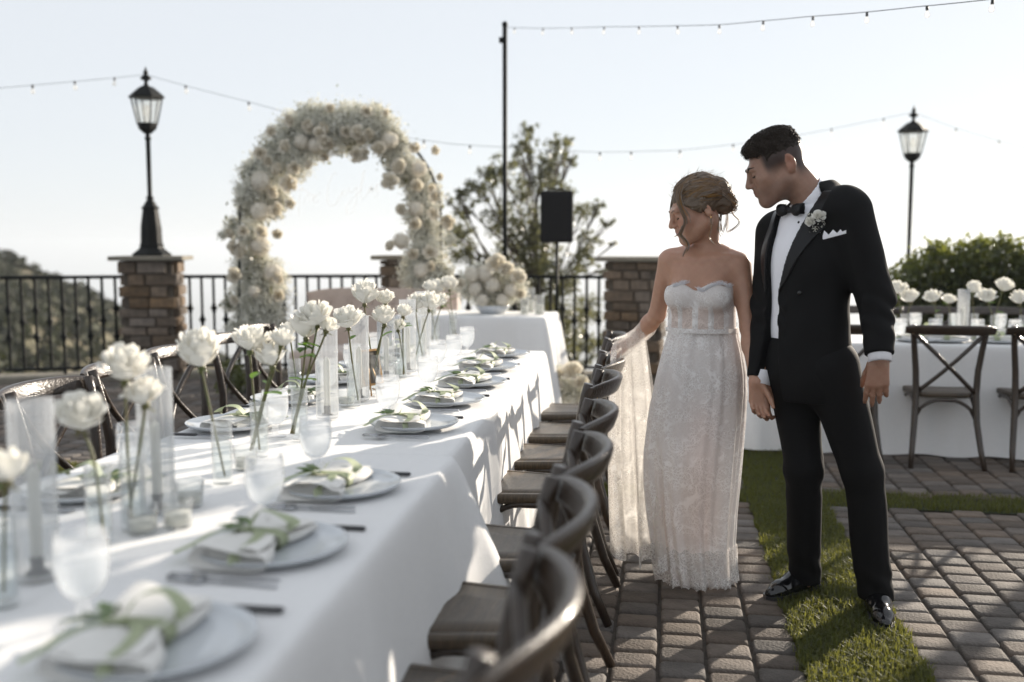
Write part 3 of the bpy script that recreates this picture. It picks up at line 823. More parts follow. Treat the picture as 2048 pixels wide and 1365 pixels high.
for st in S_:
    pts = []
    for a, b in zip(st[:-1], st[1:]): pts += [A(a[0] + (b[0] - a[0]) * k / 3, a[1] + (b[1] - a[1]) * k / 3) for k in range(3)]
    pts.append(A(*st[-1])); mb.tube(pts, .0055, 6)
so = mb.build('script_sign', MATS['sign_white'], None)
so.location = ab; so.rotation_euler = (0, 0, -radians(1)); tag(so, 'faint white cursive lettering sign hanging inside the flower arch', 'sign')
# greenery at the foot of the arch
def bush(name, label, cat, blobs, n, size, m, seed, parent_stem=None, group=None, leafname='foliage'):
    rg = np.random.default_rng(seed)
    base = Vector((np.mean([b[0][0] for b in blobs]), np.mean([b[0][1] for b in blobs]), 0))
    if parent_stem: base = Vector(parent_stem)
    t = thing(name, label, cat, base, 0, group)
    tot = sum(b[1] ** 2 for b in blobs); P = []
    for c, r in blobs:
        k = int(n * r * r / tot); d = rg.normal(size=(k, 3)); d /= np.linalg.norm(d, axis=1)[:, None]
        q = rg.uniform(0, 1, k) ** .5; q = np.where(rg.uniform(0, 1, k) < .12, q * rg.uniform(1, 1.35, k), q)
        P.append(np.array(c) - np.array(base) + d * (q * r)[:, None])
    P = np.concatenate(P); V, F = leaf_quads(P, size, rg, .5, .25)
    o = np_obj(leafname, V, F, m, t); o['kind'] = 'stuff'
    return t
gp = [atd(463, 745, 9.0), atd(480, 765, 8.9), atd(445, 775, 8.95)]
t = bush('shrub', 'small dark green shrub at the foot of the arch, behind the left row of chairs', 'shrub', [(gp[0], .12), (gp[1], .10), (gp[2], .08)], 900, .035, MATS['hedge_leaf'], 5)
mb = MB(); mb.tube([(0, 0, 0), (0, 0, gp[0].z)], .008, 6); mb.build('stem', MATS['bark'], t)

# ------------------------------------------------------------------ settee in front of the arch
sp = atd(745, 700, 8.95)
st = thing('settee', 'pinkish beige tufted settee behind the small head table', 'settee', (sp.x, sp.y, 0), -radians(2))
def cushion(mb, c, d, puff=.02, n=10):
    for sgn, ax in ((1, 0),): pass
    x, y, z = d
    def fn(u, v):
        th = 2 * pi * u; ph = pi * (v - .5)
        e = .35
        cx_, sx_ = cos(ph), sin(ph)
        f = lambda w: (abs(w) ** e) * (1 if w >= 0 else -1)
        return (c[0] + x / 2 * f(cx_) * f(cos(th)), c[1] + y / 2 * f(cx_) * f(sin(th)), c[2] + z / 2 * f(sx_))
    mb.grid(fn, 28, 14, True)
mb = MB()
def sback(u, v):
    X = -.72 + 1.44 * u
    top = .985 - .045 * abs(X / .72) ** 4
    z = .42 + (top - .42) * v
    tuft = 0
    for k in range(7):
        for r_ in (.55, .75):
            xx = -.6 + k * .2 + (.1 if r_ > .6 else 0); tuft += .022 * exp(-((X - xx) ** 2 + (z - r_ - .1) ** 2) / .0016)
    return (X, .26 + .04 * v + tuft - .028 * sin(pi * v) ** .5, z)
mb.grid(sback, 64, 24)
mb.grid(lambda u, v: (-.72 + 1.44 * u, .26 + .04 + .10 * v, (.985 - .045 * abs((u - .5) * 2) ** 4) - .02 * v * v), 40, 4)
mb.grid(lambda u, v: (.72 - 1.44 * u, .40, .42 + (.965 - .42 - .045 * abs((u - .5) * 2) ** 4) * v), 20, 2)
for s_ in (-1, 1): mb.grid(lambda u, v: (s_ * .72, .26 + .14 * (u if s_ > 0 else 1 - u), .42 + .52 * v), 2, 2)
mb.build('backrest', MATS['velvet'], st)
mb = MB(); cushion(mb, (0, 0, .36), (1.46, .62, .2)); mb.build('seat', MATS['velvet'], st)
bt = MB(); bt.ball((0, 0, 0), .014, 8, 5); btm = bt.mesh('tuft_button', MATS['velvet'])
for k in range(7): inst('tuft_button', btm, st, (-.6 + k * .2, .262, .65)); 
for k in range(6): inst('tuft_button', btm, st, (-.5 + k * .2, .266, .85))
for s_ in (-1, 1):
    for yy in (-.24, .3):
        mb = MB(); mb.tube([(s_ * .64, yy, 0), (s_ * .62, yy, .27)], [.015, .024], 8); mb.build('leg', MATS['wood'], st)

# ------------------------------------------------------------------ tablecloths and tables
def cloth(name, label, cx, cy, rot, hw, hl, zt, drop, folds=(.024, 9.0, 23.0), corner=.09, seed=0, calm=None, flare=.035, lift=0.0):
    rg = random.Random(seed); p1, p2, p3 = rg.uniform(0, 6), rg.uniform(0, 6), rg.uniform(0, 6)
    per = []
    rc = .03
    def seg(a, b, n, nrm):
        for i in range(n): per.append((a[0] + (b[0] - a[0]) * i / n, a[1] + (b[1] - a[1]) * i / n, nrm[0], nrm[1]))
    def arc(c, a0, n=7):
        for i in range(n):
            a = a0 + pi / 2 * i / n; per.append((c[0] + rc * cos(a), c[1] + rc * sin(a), cos(a), sin(a)))
    nl, nw = max(40, int(hl * 80)), max(24, int(hw * 80))
    seg((hw, -hl + rc), (hw, hl - rc), nl, (1, 0)); arc((hw - rc, hl - rc), 0)
    seg((hw - rc, hl), (-hw + rc, hl), nw, (0, 1)); arc((-hw + rc, hl - rc), pi / 2)
    seg((-hw, hl - rc), (-hw, -hl + rc), nl, (-1, 0)); arc((-hw + rc, -hl + rc), pi)
    seg((-hw + rc, -hl), (hw - rc, -hl), nw, (0, -1)); arc((hw - rc, -hl + rc), 1.5 * pi)
    n = len(per); V = []; s = 0; S = []
    for i in range(n):
        S.append(s); q = per[(i + 1) % n]; s += sqrt((q[0] - per[i][0]) ** 2 + (q[1] - per[i][1]) ** 2)
    tops = [0.02, .25, .5, .7, .85, .93, .97, 1.0]
    rows = []
    for f in tops:
        row = []
        for i, (x, y, nx, ny) in enumerate(per):
            # shrink towards the spine so quads stay even
            kx, ky = f, 1 - (1 - f) * min(1, hw / hl)
            xx, yy = x * kx, y * ky
            w = .0012 * sin(xx * 31 + yy * 12 + p1) * sin(yy * 17 + p2) + .0008 * sin(xx * 60 - yy * 45)
            row.append((xx, yy, zt + w * (1 if f < .96 else .3)))
        rows.append(row)
    drops = [.006, .016, .035, .07, .13, .2, .3, .4, .5, .6, .7, .8, .9, .97, 1.0]
    for v in drops:
        row = []
        for i, (x, y, nx, ny) in enumerate(per):
            cdist = min(abs(abs(x) - hw), 9) + min(abs(abs(y) - hl), 9)
            cf = exp(-(cdist / .11) ** 2) if abs(abs(x) - hw) < .5 and abs(abs(y) - hl) < .5 else 0
            am = folds[0]
            if calm and (nx * calm[0] + ny * calm[1]) > .7: am = 0.0; cf *= .25
            fo = am * (v ** .8) * (sin(S[i] * folds[1] + p1 + .5 * v) + .7 * sin(S[i] * folds[2] + p2 - .8 * v) + .35 * sin(S[i] * 41 + p3 + v)) * (1 - .5 * cf)
            fo = max(fo, -.012 * v - (0 if am else 0)) if True else fo
            fl = flare if am else .004
            out = .004 + .010 * (1 - exp(-v * 60)) + fl * v + fo + corner * cf * v ** .9
            zz = zt - (.012 * (1 - exp(-v * 90))) - v * drop + .02 * cf * v * (1 if True else 0)
            if v >= 1.0: zz += .006 * sin(S[i] * 15)
            row.append((x + nx * out, y + ny * out, zz))
        rows.append(row)
    mb = MB(); nr_ = len(rows)
    for r_ in rows: mb.v.extend(r_)
    for j in range(nr_ - 1):
        for i in range(n):
            k = (i + 1) % n; mb.f.append((j * n + i, j * n + k, (j + 1) * n + k, (j + 1) * n + i)); mb.mi.append(0)
    mb.f.append(tuple(range(n - 1, -1, -1))); mb.mi.append(0)
    mb.f = [f[::-1] for f in mb.f]
    o = mb.build(name, MATS['linen'], None, True, (cx, cy, 0), rot)
    tag(o, label, 'tablecloth')
    return o
def table(label, cx, cy, rot, hw, hl, zt):
    t = thing('dining_table', label, 'table', (cx, cy, 0), rot)
    mb = MB(); mb.box((0, 0, zt - .02), (hw * 2 - .01, hl * 2 - .01, .032)); mb.build('tabletop', MATS['wood'], t, False)
    for sx_ in (-1, 1):
        for sy in (-1, 1):
            mb = MB(); mb.box((sx_ * (hw - .12), sy * (hl - .25), (zt - .036) / 2), (.06, .06, zt - .036)); mb.build('leg', MATS['wood'], t, False)
    return t
TROT = radians(1.46); HW, HL = .48, 1.465
FC = (-1.143, 4.265); NC = (-1.068, 1.318)
ZF, ZN = .762, .768
table('long table under the farther white cloth, reaching to the head table', *FC, TROT, HW, HL, ZF - .006)
table('long table under the nearer white cloth, closest to the camera', *NC, TROT, HW, HL, ZN - .006)
cloth('tablecloth', 'white linen cloth on the farther long table, sunlit top', *FC, TROT, HW, HL, ZF, .735, calm=(0, -1), seed=3, corner=.07)
cloth('tablecloth', 'white linen cloth on the nearest long table, mostly in shade', *NC, TROT, HW + .02, HL, ZN, .745, calm=(0, -9), seed=8, corner=.22, folds=(.020, 7.0, 15.0), flare=.085)
hp = atd(985, 625, 8.35)
table('small head table under a white cloth in front of the settee', hp.x - .12, hp.y, -radians(3), .62, .34, .80)
head_cloth = cloth('tablecloth', 'white pleated cloth falling to the ground from the small head table', hp.x - .12, hp.y, -radians(3), .62, .34, .806, .785, folds=(.03, 13.0, 29.0), corner=.10, seed=5, flare=.06)
RT = (2.35, 7.25); RHW, RHL = 1.75, .47
table('long table under the white cloth at right behind the groom', RT[0], RT[1], -radians(1), RHW, RHL, .728)
cloth('tablecloth', 'white cloth on the long table at right, behind the row of cross-back chairs', RT[0], RT[1], -radians(1), RHW, RHL, .735, .715, folds=(.012, 5.0, 13.0), corner=.09, seed=6, flare=.02)

# ------------------------------------------------------------------ cross-back chairs
def make_chair(label):
    t = thing('cross_back_chair', label, 'chair', (0, 0, 0), 0, 'cross-back wooden chairs at the tables')
    W = MATS['wood']
    def outline(s):
        pts = []
        for (x, y, r) in ((.165, -.195, .05), (.21, .205, .075), (-.21, .205, .075), (-.165, -.195, .05)):
            cx_, cy_ = x - (r if x > 0 else -r), y - (r if y > 0 else -r)
            a0 = {(True, False): -pi / 2, (True, True): 0, (False, True): pi / 2, (False, False): pi}[(x > 0, y > 0)]
            for k in range(6):
                a = a0 + pi / 2 * k / 5; pts.append(((cx_ + r * cos(a)) * s, (cy_ + r * sin(a)) * s + .0))
        return pts
    mb = MB(); loops = []
    for s, z in ((.95, .428), (1, .436), (1, .456), (.975, .464), (.86, .466), (.845, .460), (.83, .465), (.4, .462), (.02, .461)):
        loops.append([(x, y, z) for x, y in outline(s)])
    n = len(loops[0])
    for l in loops: mb.v.extend(l)
    for j in range(len(loops) - 1):
        for i in range(n):
            k = (i + 1) % n; mb.f.append((j * n + i, j * n + k, (j + 1) * n + k, (j + 1) * n + i)); mb.mi.append(0)
    mb.f.append(tuple(range(n - 1, -1, -1))); mb.mi.append(0); mb.f.append(tuple(range((len(loops) - 1) * n, len(loops) * n))); mb.mi.append(0)
    mb.build('seat', MATS['wood_grain'], t)
    for s in (-1, 1):
        mb = MB(); mb.tube([(s * .175, .165, .435), (s * .192, .185, .30), (s * .20, .20, .15), (s * .198, .225, 0)], [.021, .019, .017, .015], 10); mb.build('leg', W, t)
        mb = MB(); mb.tube([(s * .215, -.315, 0), (s * .20, -.26, .12), (s * .183, -.212, .28), (s * .176, -.19, .45), (s * .182, -.190, .60), (s * .198, -.205, .74), (s * .21, -.225, .84), (s * .214, -.237, .885)], [.016, .018, .020, .021, .020, .019, .019, .018], 10)
        mb.build('back_post', W, t)
    # bowed top rail: flat band bent backwards
    mb = MB()
    def rail(u, v):
        x = -.262 + .524 * u; k = 1 - (x / .262) ** 2
        y0 = -.240 - .080 * k; h = .032 * (1 - .30 * abs(x / .262) ** 6); tk = .0125 + .004 * k
        a = 2 * pi * v; ca, sa = cos(a), sin(a)
        f = lambda w, e: (abs(w) ** e) * (1 if w > 0 else -1)
        return (x, y0 + tk * f(ca, .7) - .010 * f(sa, .6), .856 + .006 * k + h * f(sa, .6))
    mb.grid(lambda u, v: rail(v, u), 14, 28, True)
    for u in (0, 1): 
        o_ = len(mb.v); mb.v.extend([rail(u, k / 14) for k in range(14)]); mb.f.append(tuple(range(o_, o_ + 14)) if u == 0 else tuple(range(o_ + 13, o_ - 1, -1))); mb.mi.append(0)
    mb.build('top_rail', W, t)
    for s in (-1, 1):
        mb = MB(); pts = []
        for i in range(11):
            f = i / 10; x = s * (.205 - .375 * f); z = .835 - .375 * f
            y = -.222 + (.035) * f - .045 * sin(pi * f) + s * .006
            pts.append((x, y, z))
        mb.tube(pts, .0145, 8, True, .48, (0, 1, 0)) if False else mb.tube(pts, .0135, 8)
        mb.build('cross_bar', W, t)
    def brace(p0, p1, name='brace'):
        p0, p1 = Vector(p0), Vector(p1); mb = MB(); pts = []
        for i in range(13):
            f = i / 12; q = p0.lerp(p1, f); q.z += .115 * min(1, sin(pi * f) ** .5 * 1.05); pts.append(q)
        mb.tube(pts, .0115, 7); mb.build(name, W, t)
    brace((-.185, .172, .30), (.185, .172, .30)); brace((-.176, -.195, .30), (.176, -.195, .30))
    brace((-.183, .165, .31), (-.176, -.19, .31)); brace((.183, .165, .31), (.176, -.19, .31))
    for s in (-1, 1):
        for dz in (0.84, 0.868):
            mb = MB(); mb.ball((s * .216, -.266, dz), .0075, 8, 5, (1, .6, 1)); mb.build('bolt', MATS['brass'], t)
    return t
ORD = ['first', 'second', 'third', 'fourth', 'fifth', 'sixth', 'seventh', 'eighth', 'ninth']
def tl(x, y, c=FC):  # table-local to world
    return (c[0] + x * cos(TROT) - y * sin(TROT), c[1] + x * sin(TROT) + y * cos(TROT))
def axis_x(Y): return FC[0] - (Y - FC[1]) * math.tan(TROT)
chair = make_chair('x')
RCH = [1.36, 1.86, 2.40, 2.96, 3.74, 4.30, 4.86, 5.50]
for i, Y in enumerate(RCH):
    o = chair if i == 0 else dup(chair)
    o.location = (axis_x(Y) + HW + .145 + random.uniform(-.012, .012), Y, 0); o.rotation_euler = (0, 0, pi / 2 + random.uniform(-.05, .05))
    o['label'] = ['dark wood cross-back chair nearest the camera, cut by the bottom edge', 'second chair from the camera on the paving side, glossy pale bent rail', 'third chair from the camera on the paving side of the long table', 'fourth chair from the camera, with its grey rail in shade',
                  'fifth chair from the camera, just left of the tulle train', 'sixth chair from the camera, beside the knuckles of the bride', 'chair whose back the bride rests her hand on', 'chair farthest from the camera, behind the wrist of the bride'][i]
LCH = [2.62, 3.22, 3.82, 4.45, 5.12, 5.75]
for i, Y in enumerate(LCH):
    o = dup(chair)
    o.location = (axis_x(Y) - HW - .30 - .05 * i + random.uniform(-.02, .02), Y, 0); o.rotation_euler = (0, 0, -pi / 2 + random.uniform(-.07, .07))
    o['label'] = f'sun-bleached cross-back chair on the railing side of the long table, {ORD[i]} from the left'
for i, (x, Y) in enumerate(((1.12, 6.66), (1.735, 6.68), (2.31, 6.68))):
    o = dup(chair, (x, Y, 0), random.uniform(-.03, .03) - radians(1))
    o['label'] = ['cross-back chair half hidden behind the hanging hand of the groom', 'cross-back chair seen squarely from behind at the right-hand table', 'cross-back chair cut off by the right edge of the picture'][i]
for i, x in enumerate((1.55, 2.05, 2.55, 3.0)):
    o = dup(chair, (x, 8.02, 0), pi + random.uniform(-.05, .05))
    o['label'] = f'reddish cross-back chair on the hedge side of the right-hand table, {ORD[i]} from the groom'
# ------------------------------------------------------------------ place settings on the long table
ZT = .772
def plate_me():
    mb = MB(); mb.lathe([(0, .0), (.085, .0), (.10, .003), (.138, .009), (.149, .017), (.151, .021), (.148, .022), (.138, .015), (.115, .009), (.09, .0075), (0, .007)], 40); return mb.mesh('plate', MATS['ceramic'])
PLM = plate_me()
def napkin_parts(seed):
    rg = random.Random(seed)
    W, Ln = .074, .128
    def shape(u, v):   # u around, v along (0 = front)
        y = -Ln + 2 * Ln * v
        pin = exp(-((v - .48) / .17) ** 2)
        w = W * (1.08 - .34 * pin) * (1 - .12 * v)
        h = .0135 * (1 + .25 * (1 - v)) * (1 - .15 * pin)
        a = 2 * pi * u; e = .55
        f = lambda q: (abs(q) ** e) * (1 if q >= 0 else -1)
        fr = .004 * sin(a * 3 + seed) * (1 - pin) + .003 * sin(a * 5 + 2 * seed + v * 5)
        x = w * f(cos(a)) * (1 + .03 * sin(v * 9 + seed))
        z = .0145 + h * f(sin(a)) + (fr if sin(a) > 0 else 0) + .004 * max(0, sin(a)) * sin(v * 12 + a)
        return (x + .006 * sin(v * 5 + seed), y + .004 * sin(a * 2 + seed), z)
    mb = MB(); mb.grid(shape, 28, 22, True)
    # hollow rolled ends
    for v in (0, 1):
        o_ = len(mb.v); ring = [shape(k / 28, v) for k in range(28)]; c = Vector((0, 0, 0))
        for p in ring: c += Vector(p) / 28
        inn = [tuple(c + (Vector(p) - c) * .72 + Vector((0, .03 if v == 0 else -.03, 0))) for p in ring]
        mb.v.extend(ring + inn)
        for k in range(28):
            q = (k + 1) % 28; f = (o_ + k, o_ + q, o_ + 28 + q, o_ + 28 + k); mb.f.append(f if v else f[::-1]); mb.mi.append(0)
        mb.f.append(tuple(range(o_ + 28, o_ + 56)) if v else tuple(range(o_ + 55, o_ + 27, -1))); mb.mi.append(0)
    # loose upper fold
    mb.grid(lambda u, v: (W * (.9 - .28 * exp(-((v - .45) / .17) ** 2)) * (2 * u - 1), -Ln * .9 + 2.02 * Ln * v, .0310 + .006 * sin(u * 7 + seed) + .016 * max(0, v - .62) ** 1 * 2.2 * sin(u * pi + seed) - .004 * exp(-((v - .48) / .12) ** 2)), 12, 14)
    nap = mb.mesh('folded_cloth', MATS['napkin'])
    mb = MB()
    wr = .017
    ring = []
    for k in range(21):
        a = 2 * pi * k / 20; f = lambda q: (abs(q) ** .6) * (1 if q >= 0 else -1)
        ring.append((.058 * f(cos(a)), .0, .0160 + .0185 * f(sin(a))))
    mb.grid(lambda u, v: (ring[round(u * 20)][0], (v - .5) * 2 * wr, ring[round(u * 20)][2] + .001), 20, 2)
    # a lazy loop and two tails
    l0 = rg.uniform(-.4, .3)
    def strip(pts, w, twist=0.0):
        pts = [Vector(p) for p in pts]
        fine = []
        for i in range(len(pts) - 1):
            p0 = pts[max(i - 1, 0)]; p1 = pts[i]; p2 = pts[i + 1]; p3 = pts[min(i + 2, len(pts) - 1)]
            for k in range(5):
                s = k / 5; fine.append(.5 * ((2 * p1) + (-p0 + p2) * s + (2 * p0 - 5 * p1 + 4 * p2 - p3) * s * s + (-p0 + 3 * p1 - 3 * p2 + p3) * s ** 3))
        fine.append(pts[-1]); n = len(fine)
        o_ = len(mb.v)
        for i, p in enumerate(fine):
            t_ = (fine[min(i + 1, n - 1)] - fine[max(i - 1, 0)]).normalized(); sd = t_.cross(Vector((0, .25 * sin(twist * i), 1))); 
            if sd.length < .05: sd = Vector((0, 1, 0))
            sd.normalize(); sd = (sd + Vector((0, .8, 0)) * (1 if sd.y >= 0 else -1)).normalized()
            mb.v.append(tuple(p - sd * w)); mb.v.append(tuple(p + sd * w))
        for i in range(n - 1): mb.f.append((o_ + 2 * i, o_ + 2 * i + 1, o_ + 2 * i + 3, o_ + 2 * i + 2)); mb.mi.append(0)
    strip([(-.02, 0, .036), (.0, .012, .052 + rg.uniform(0, .02)), (.035, .03, .058 + rg.uniform(0, .02)), (.062, .03, .046), (.058, .012, .036)], .015, .3)
    strip([(-.02, 0, .037), (-.05, -.02, .038), (-.085, -.045 + l0 * .03, .03), (-.105, -.075 + l0 * .03, .018), (-.118, -.115, .014)], .011, .4)
    strip([(-.01, 0, .037), (.02, -.03, .038), (.03, -.085, .036), (.022, -.128, .028), (.026, -.142, .012)], .012, .5)
    rib = mb.mesh('ribbon', MATS['ribbon'])
    mb = MB()
    for k in range(7):
        a = rg.uniform(pi * .65, pi * 1.25); b = Vector((-.035 + rg.uniform(-.02, .01), rg.uniform(-.01, .03), .037)); d = Vector((cos(a), sin(a) * .8, rg.uniform(-.05, .35))).normalized(); L_ = rg.uniform(.03, .06); sd = d.cross(Vector((0, 0, 1))).normalized(); w = L_ * .2
        up = Vector((0, 0, 1))
        mb.add([b, b + d * L_ * .35 + sd * w + up * .004, b + d * L_ + up * -.004, b + d * L_ * .35 - sd * w + up * .004, b + d * L_ * .4 + up * -.002], [(0, 4, 1), (1, 4, 2), (2, 4, 3), (3, 4, 0)])
    spr = mb.mesh('sprig', MATS['sprig'])
    return nap, rib, spr
NPK = [napkin_parts(s) for s in (1, 2, 3)]
def fork_me():
    mb = MB()
    mb.box((.05, 0, .002), (.11, .008, .003), None, .001); mb.box((-.02, 0, .0025), (.05, .006, .003), None, .001); mb.box((-.052, 0, .003), (.03, .024, .0025), None, .001)
    for k in range(4): mb.box((-.085, -.0096 + k * .0064, .0045), (.045, .0026, .002))
    return mb.mesh('tines', MATS['steel'])
def knife_mes():
    mb = MB(); mb.box((-.045, 0, .003), (.12, .016, .002), None, .0008); a = mb.mesh('blade', MATS['steel'])
    mb = MB(); mb.box((.062, 0, .005), (.095, .014, .009), None, .003); return a, mb.mesh('handle', MATS['dark_handle'])
FKM = fork_me(); KBM, KHM = knife_mes()
def setting(x, y, rot, who, k, full=True):
    """plate, napkin, two forks and a knife; local -X points at the middle of the table"""
    g = 'place settings'
    o = inst('plate', PLM, None, (x, y, ZT - .001), (0, 0, rot)); tag(o, f'round blue grey plate, {who}', 'plate', 'plates')
    c, s = cos(rot), sin(rot)
    def W(lx, ly): return (x + lx * c - ly * s, y + lx * s + ly * c)
    nx, ny = W(-.028, -.015)
    t = thing('napkin', f'napkin tied with green ribbon, {who}', 'napkin', (nx, ny, ZT + .007), rot + random.uniform(-.2, .12), 'napkins')
    nap, rib, spr = NPK[k % 3]
    inst('folded_cloth', nap, t); inst('ribbon', rib, t, (0, .01, .0)); inst('sprig', spr, t, (0, .01, 0))
    for q, (lx, ly, r) in enumerate(((-.02, -.172, .06), (-.01, -.198, -.03))):
        if q and not full: continue
        px_, py_ = W(lx, ly)
        f = inst('fork', FKM, None, (px_, py_, ZT - .002), (0, 0, rot + r)); tag(f, f'{"inner" if q == 0 else "outer"} silver fork, {who}', 'fork', 'forks')
    if full:
        px_, py_ = W(.03, .168)
        t = thing('knife', f'knife with dark handle, {who}', 'knife', (px_, py_, ZT - .002), rot, 'knives')
        inst('blade', KBM, t); inst('handle', KHM, t)
RP = [atz(x, y, .775) for x, y in ((312, 1292), (545, 1098), (682, 976), (828, 851), (893, 803), (946, 767), (976, 736), (1003, 710))]
WHO = ['nearest the camera in the bottom left corner', 'second from the camera on the chair side', 'third from the camera at the seam of the cloths', 'fourth on the chair side, first on the farther cloth', 'fifth on the chair side', 'sixth on the chair side', 'seventh on the chair side', 'last one on the chair side by the head table']
for i, p in enumerate(RP): setting(p.x, p.y, TROT + random.uniform(-.04, .04), WHO[i], i)
for i, Y in enumerate((2.22, 3.12, 3.68, 4.24, 4.82, 5.40)):
    x = axis_x(Y) - .325
    setting(x, Y, TROT + pi, f'{ORD[i]} from the left on the railing side', i + 1, i < 3)

# ------------------------------------------------------------------ goblets, votives, hurricanes, vases
def goblet_mes():
    mb = MB()
    mb.lathe([(.0, .001), (.036, .001), (.037, .004), (.012, .009), (.009, .016), (.0135, .022), (.0085, .029), (.012, .037), (.027, .049), (.037, .066), (.0425, .09), (.0435, .11), (.042, .135), (.0395, .152), (.0383, .152), (.0405, .13)], 28)
    g = mb.mesh('glass', MATS['goblet_glass'])
    mb = MB(); mb.lathe([(0, .041), (.012, .042), (.0265, .052), (.036, .068), (.0408, .09), (.0415, .108), (.041, .122), (.0, .122)], 24)
    return g, mb.mesh('water', MATS['water'])
GG, GW = goblet_mes()
def goblet(p, label, sc=1.0):
    t = thing('water_goblet', label, 'glass', (p[0], p[1], ZT - .004), random.uniform(0, 6), 'water goblets on the long table')
    t.scale = (sc, sc, sc)
    inst('glass', GG, t); inst('water', GW, t)
for i, (x, y) in enumerate(((168, 1243), (531, 1043), (632, 943), (776, 836), (856, 783), (875, 742), (908, 728), (934, 707))):
    goblet(atz(x, y, .77), 'stemmed goblet full of water, ' + ['nearest the camera beside the front plate', 'second from the camera on the chair side', 'third from the camera near the seam of the cloths', 'fourth on the chair side', 'fifth on the chair side', 'sixth on the chair side, tucked behind the fifth', 'seventh on the chair side', 'last on the chair side by the head table'][i])
for i, (x, y) in enumerate(((551, 873), (270, 960), (655, 792), (705, 752), (748, 722))):
    goblet(atz(x, y, .77), 'stemmed goblet full of water on the railing side, ' + ORD[i if i > 1 else 1 - i] + ' from the left')
def votive_mes():
    mb = MB(); mb.lathe([(0, .001), (.028, .001), (.0305, .004), (.0335, .062), (.0318, .062), (.029, .010), (0, .008)], 22); g = mb.mesh('glass', MATS['glass_thick'])
    mb = MB(); mb.lathe([(0, .01), (.0275, .01), (.0288, .032), (.004, .0335), (0, .0335)], 20); w = mb.mesh('wax', MATS['candle'])
    return g, w
VG, VW = votive_mes()
for i, (x, y) in enumerate(((356, 1052), (380, 1012), (492, 938), (693, 811), (285, 1065), (800, 752))):
    p = atz(x, y, .77)
    t = thing('votive', 'small clear tumbler with white candle, ' + ['beside the second tall fluted cylinder', 'behind the first pair of votives by the second cylinder', 'between two rose vases at the seam of the cloths', 'in front of the little easel', 'between the two nearest fluted cylinders', 'far along by the green-stemmed roses'][i], 'candle', (p.x, p.y, ZT - .004), 0, 'votive candles')
    inst('glass', VG, t); inst('wax', VW, t)
def hurricane_mes(h):
    mb = MB(); mb.lathe([(.0, .002), (.036, .002), (.0385, .006), (.039, h), (.0365, h), (.0362, .012), (0, .010)], 96, flute=.035, nf=16); g = mb.mesh('cylinder', MATS['glass_ribbed'])
    mb = MB(); mb.lathe([(.011, .03), (.0115, .20), (.004, .212), (0, .213)], 14); c = mb.mesh('taper_candle', MATS['candle'])
    mb = MB(); mb.lathe([(.0, .012), (.02, .012), (.02, .017), (.012, .02), (.0125, .045), (.0, .046)], 14); b = mb.mesh('holder', MATS['candle_holder'])
    return g, c, b
HU = hurricane_mes(.335)
def hurricane(p, label, h=1.0, z=None):
    t = thing('fluted_candle_holder', label.replace('tall fluted glass cylinder with a taper candle', 'fluted glass cylinder with taper candle'), 'candle holder', (p[0], p[1], ZT - .004 if z is None else z), random.uniform(0, 6), 'fluted glass cylinders')
    t.scale = (1, 1, h)
    for nme, me in zip(('cylinder', 'taper_candle', 'holder'), HU): inst(nme, me, t)
for i, (x, y, h) in enumerate(((76, 1158, 1.0), (316, 1024, 1.0), (655, 836, 1.03), (719, 800, 1.0), (773, 760, .95), (816, 744, 1.05), (848, 722, 1.1))):
    hurricane(atz(x, y, .77), 'tall fluted glass cylinder with a taper candle, ' + ['at the left edge nearest the camera', 'second from the camera beside two roses', 'third from the camera, next to bushy rose leaves', 'fourth from the camera, in front of the easel', 'fifth, between easel and green rose stems', 'sixth, behind the green rose stems', 'farthest from the camera by the head table'][i], h)

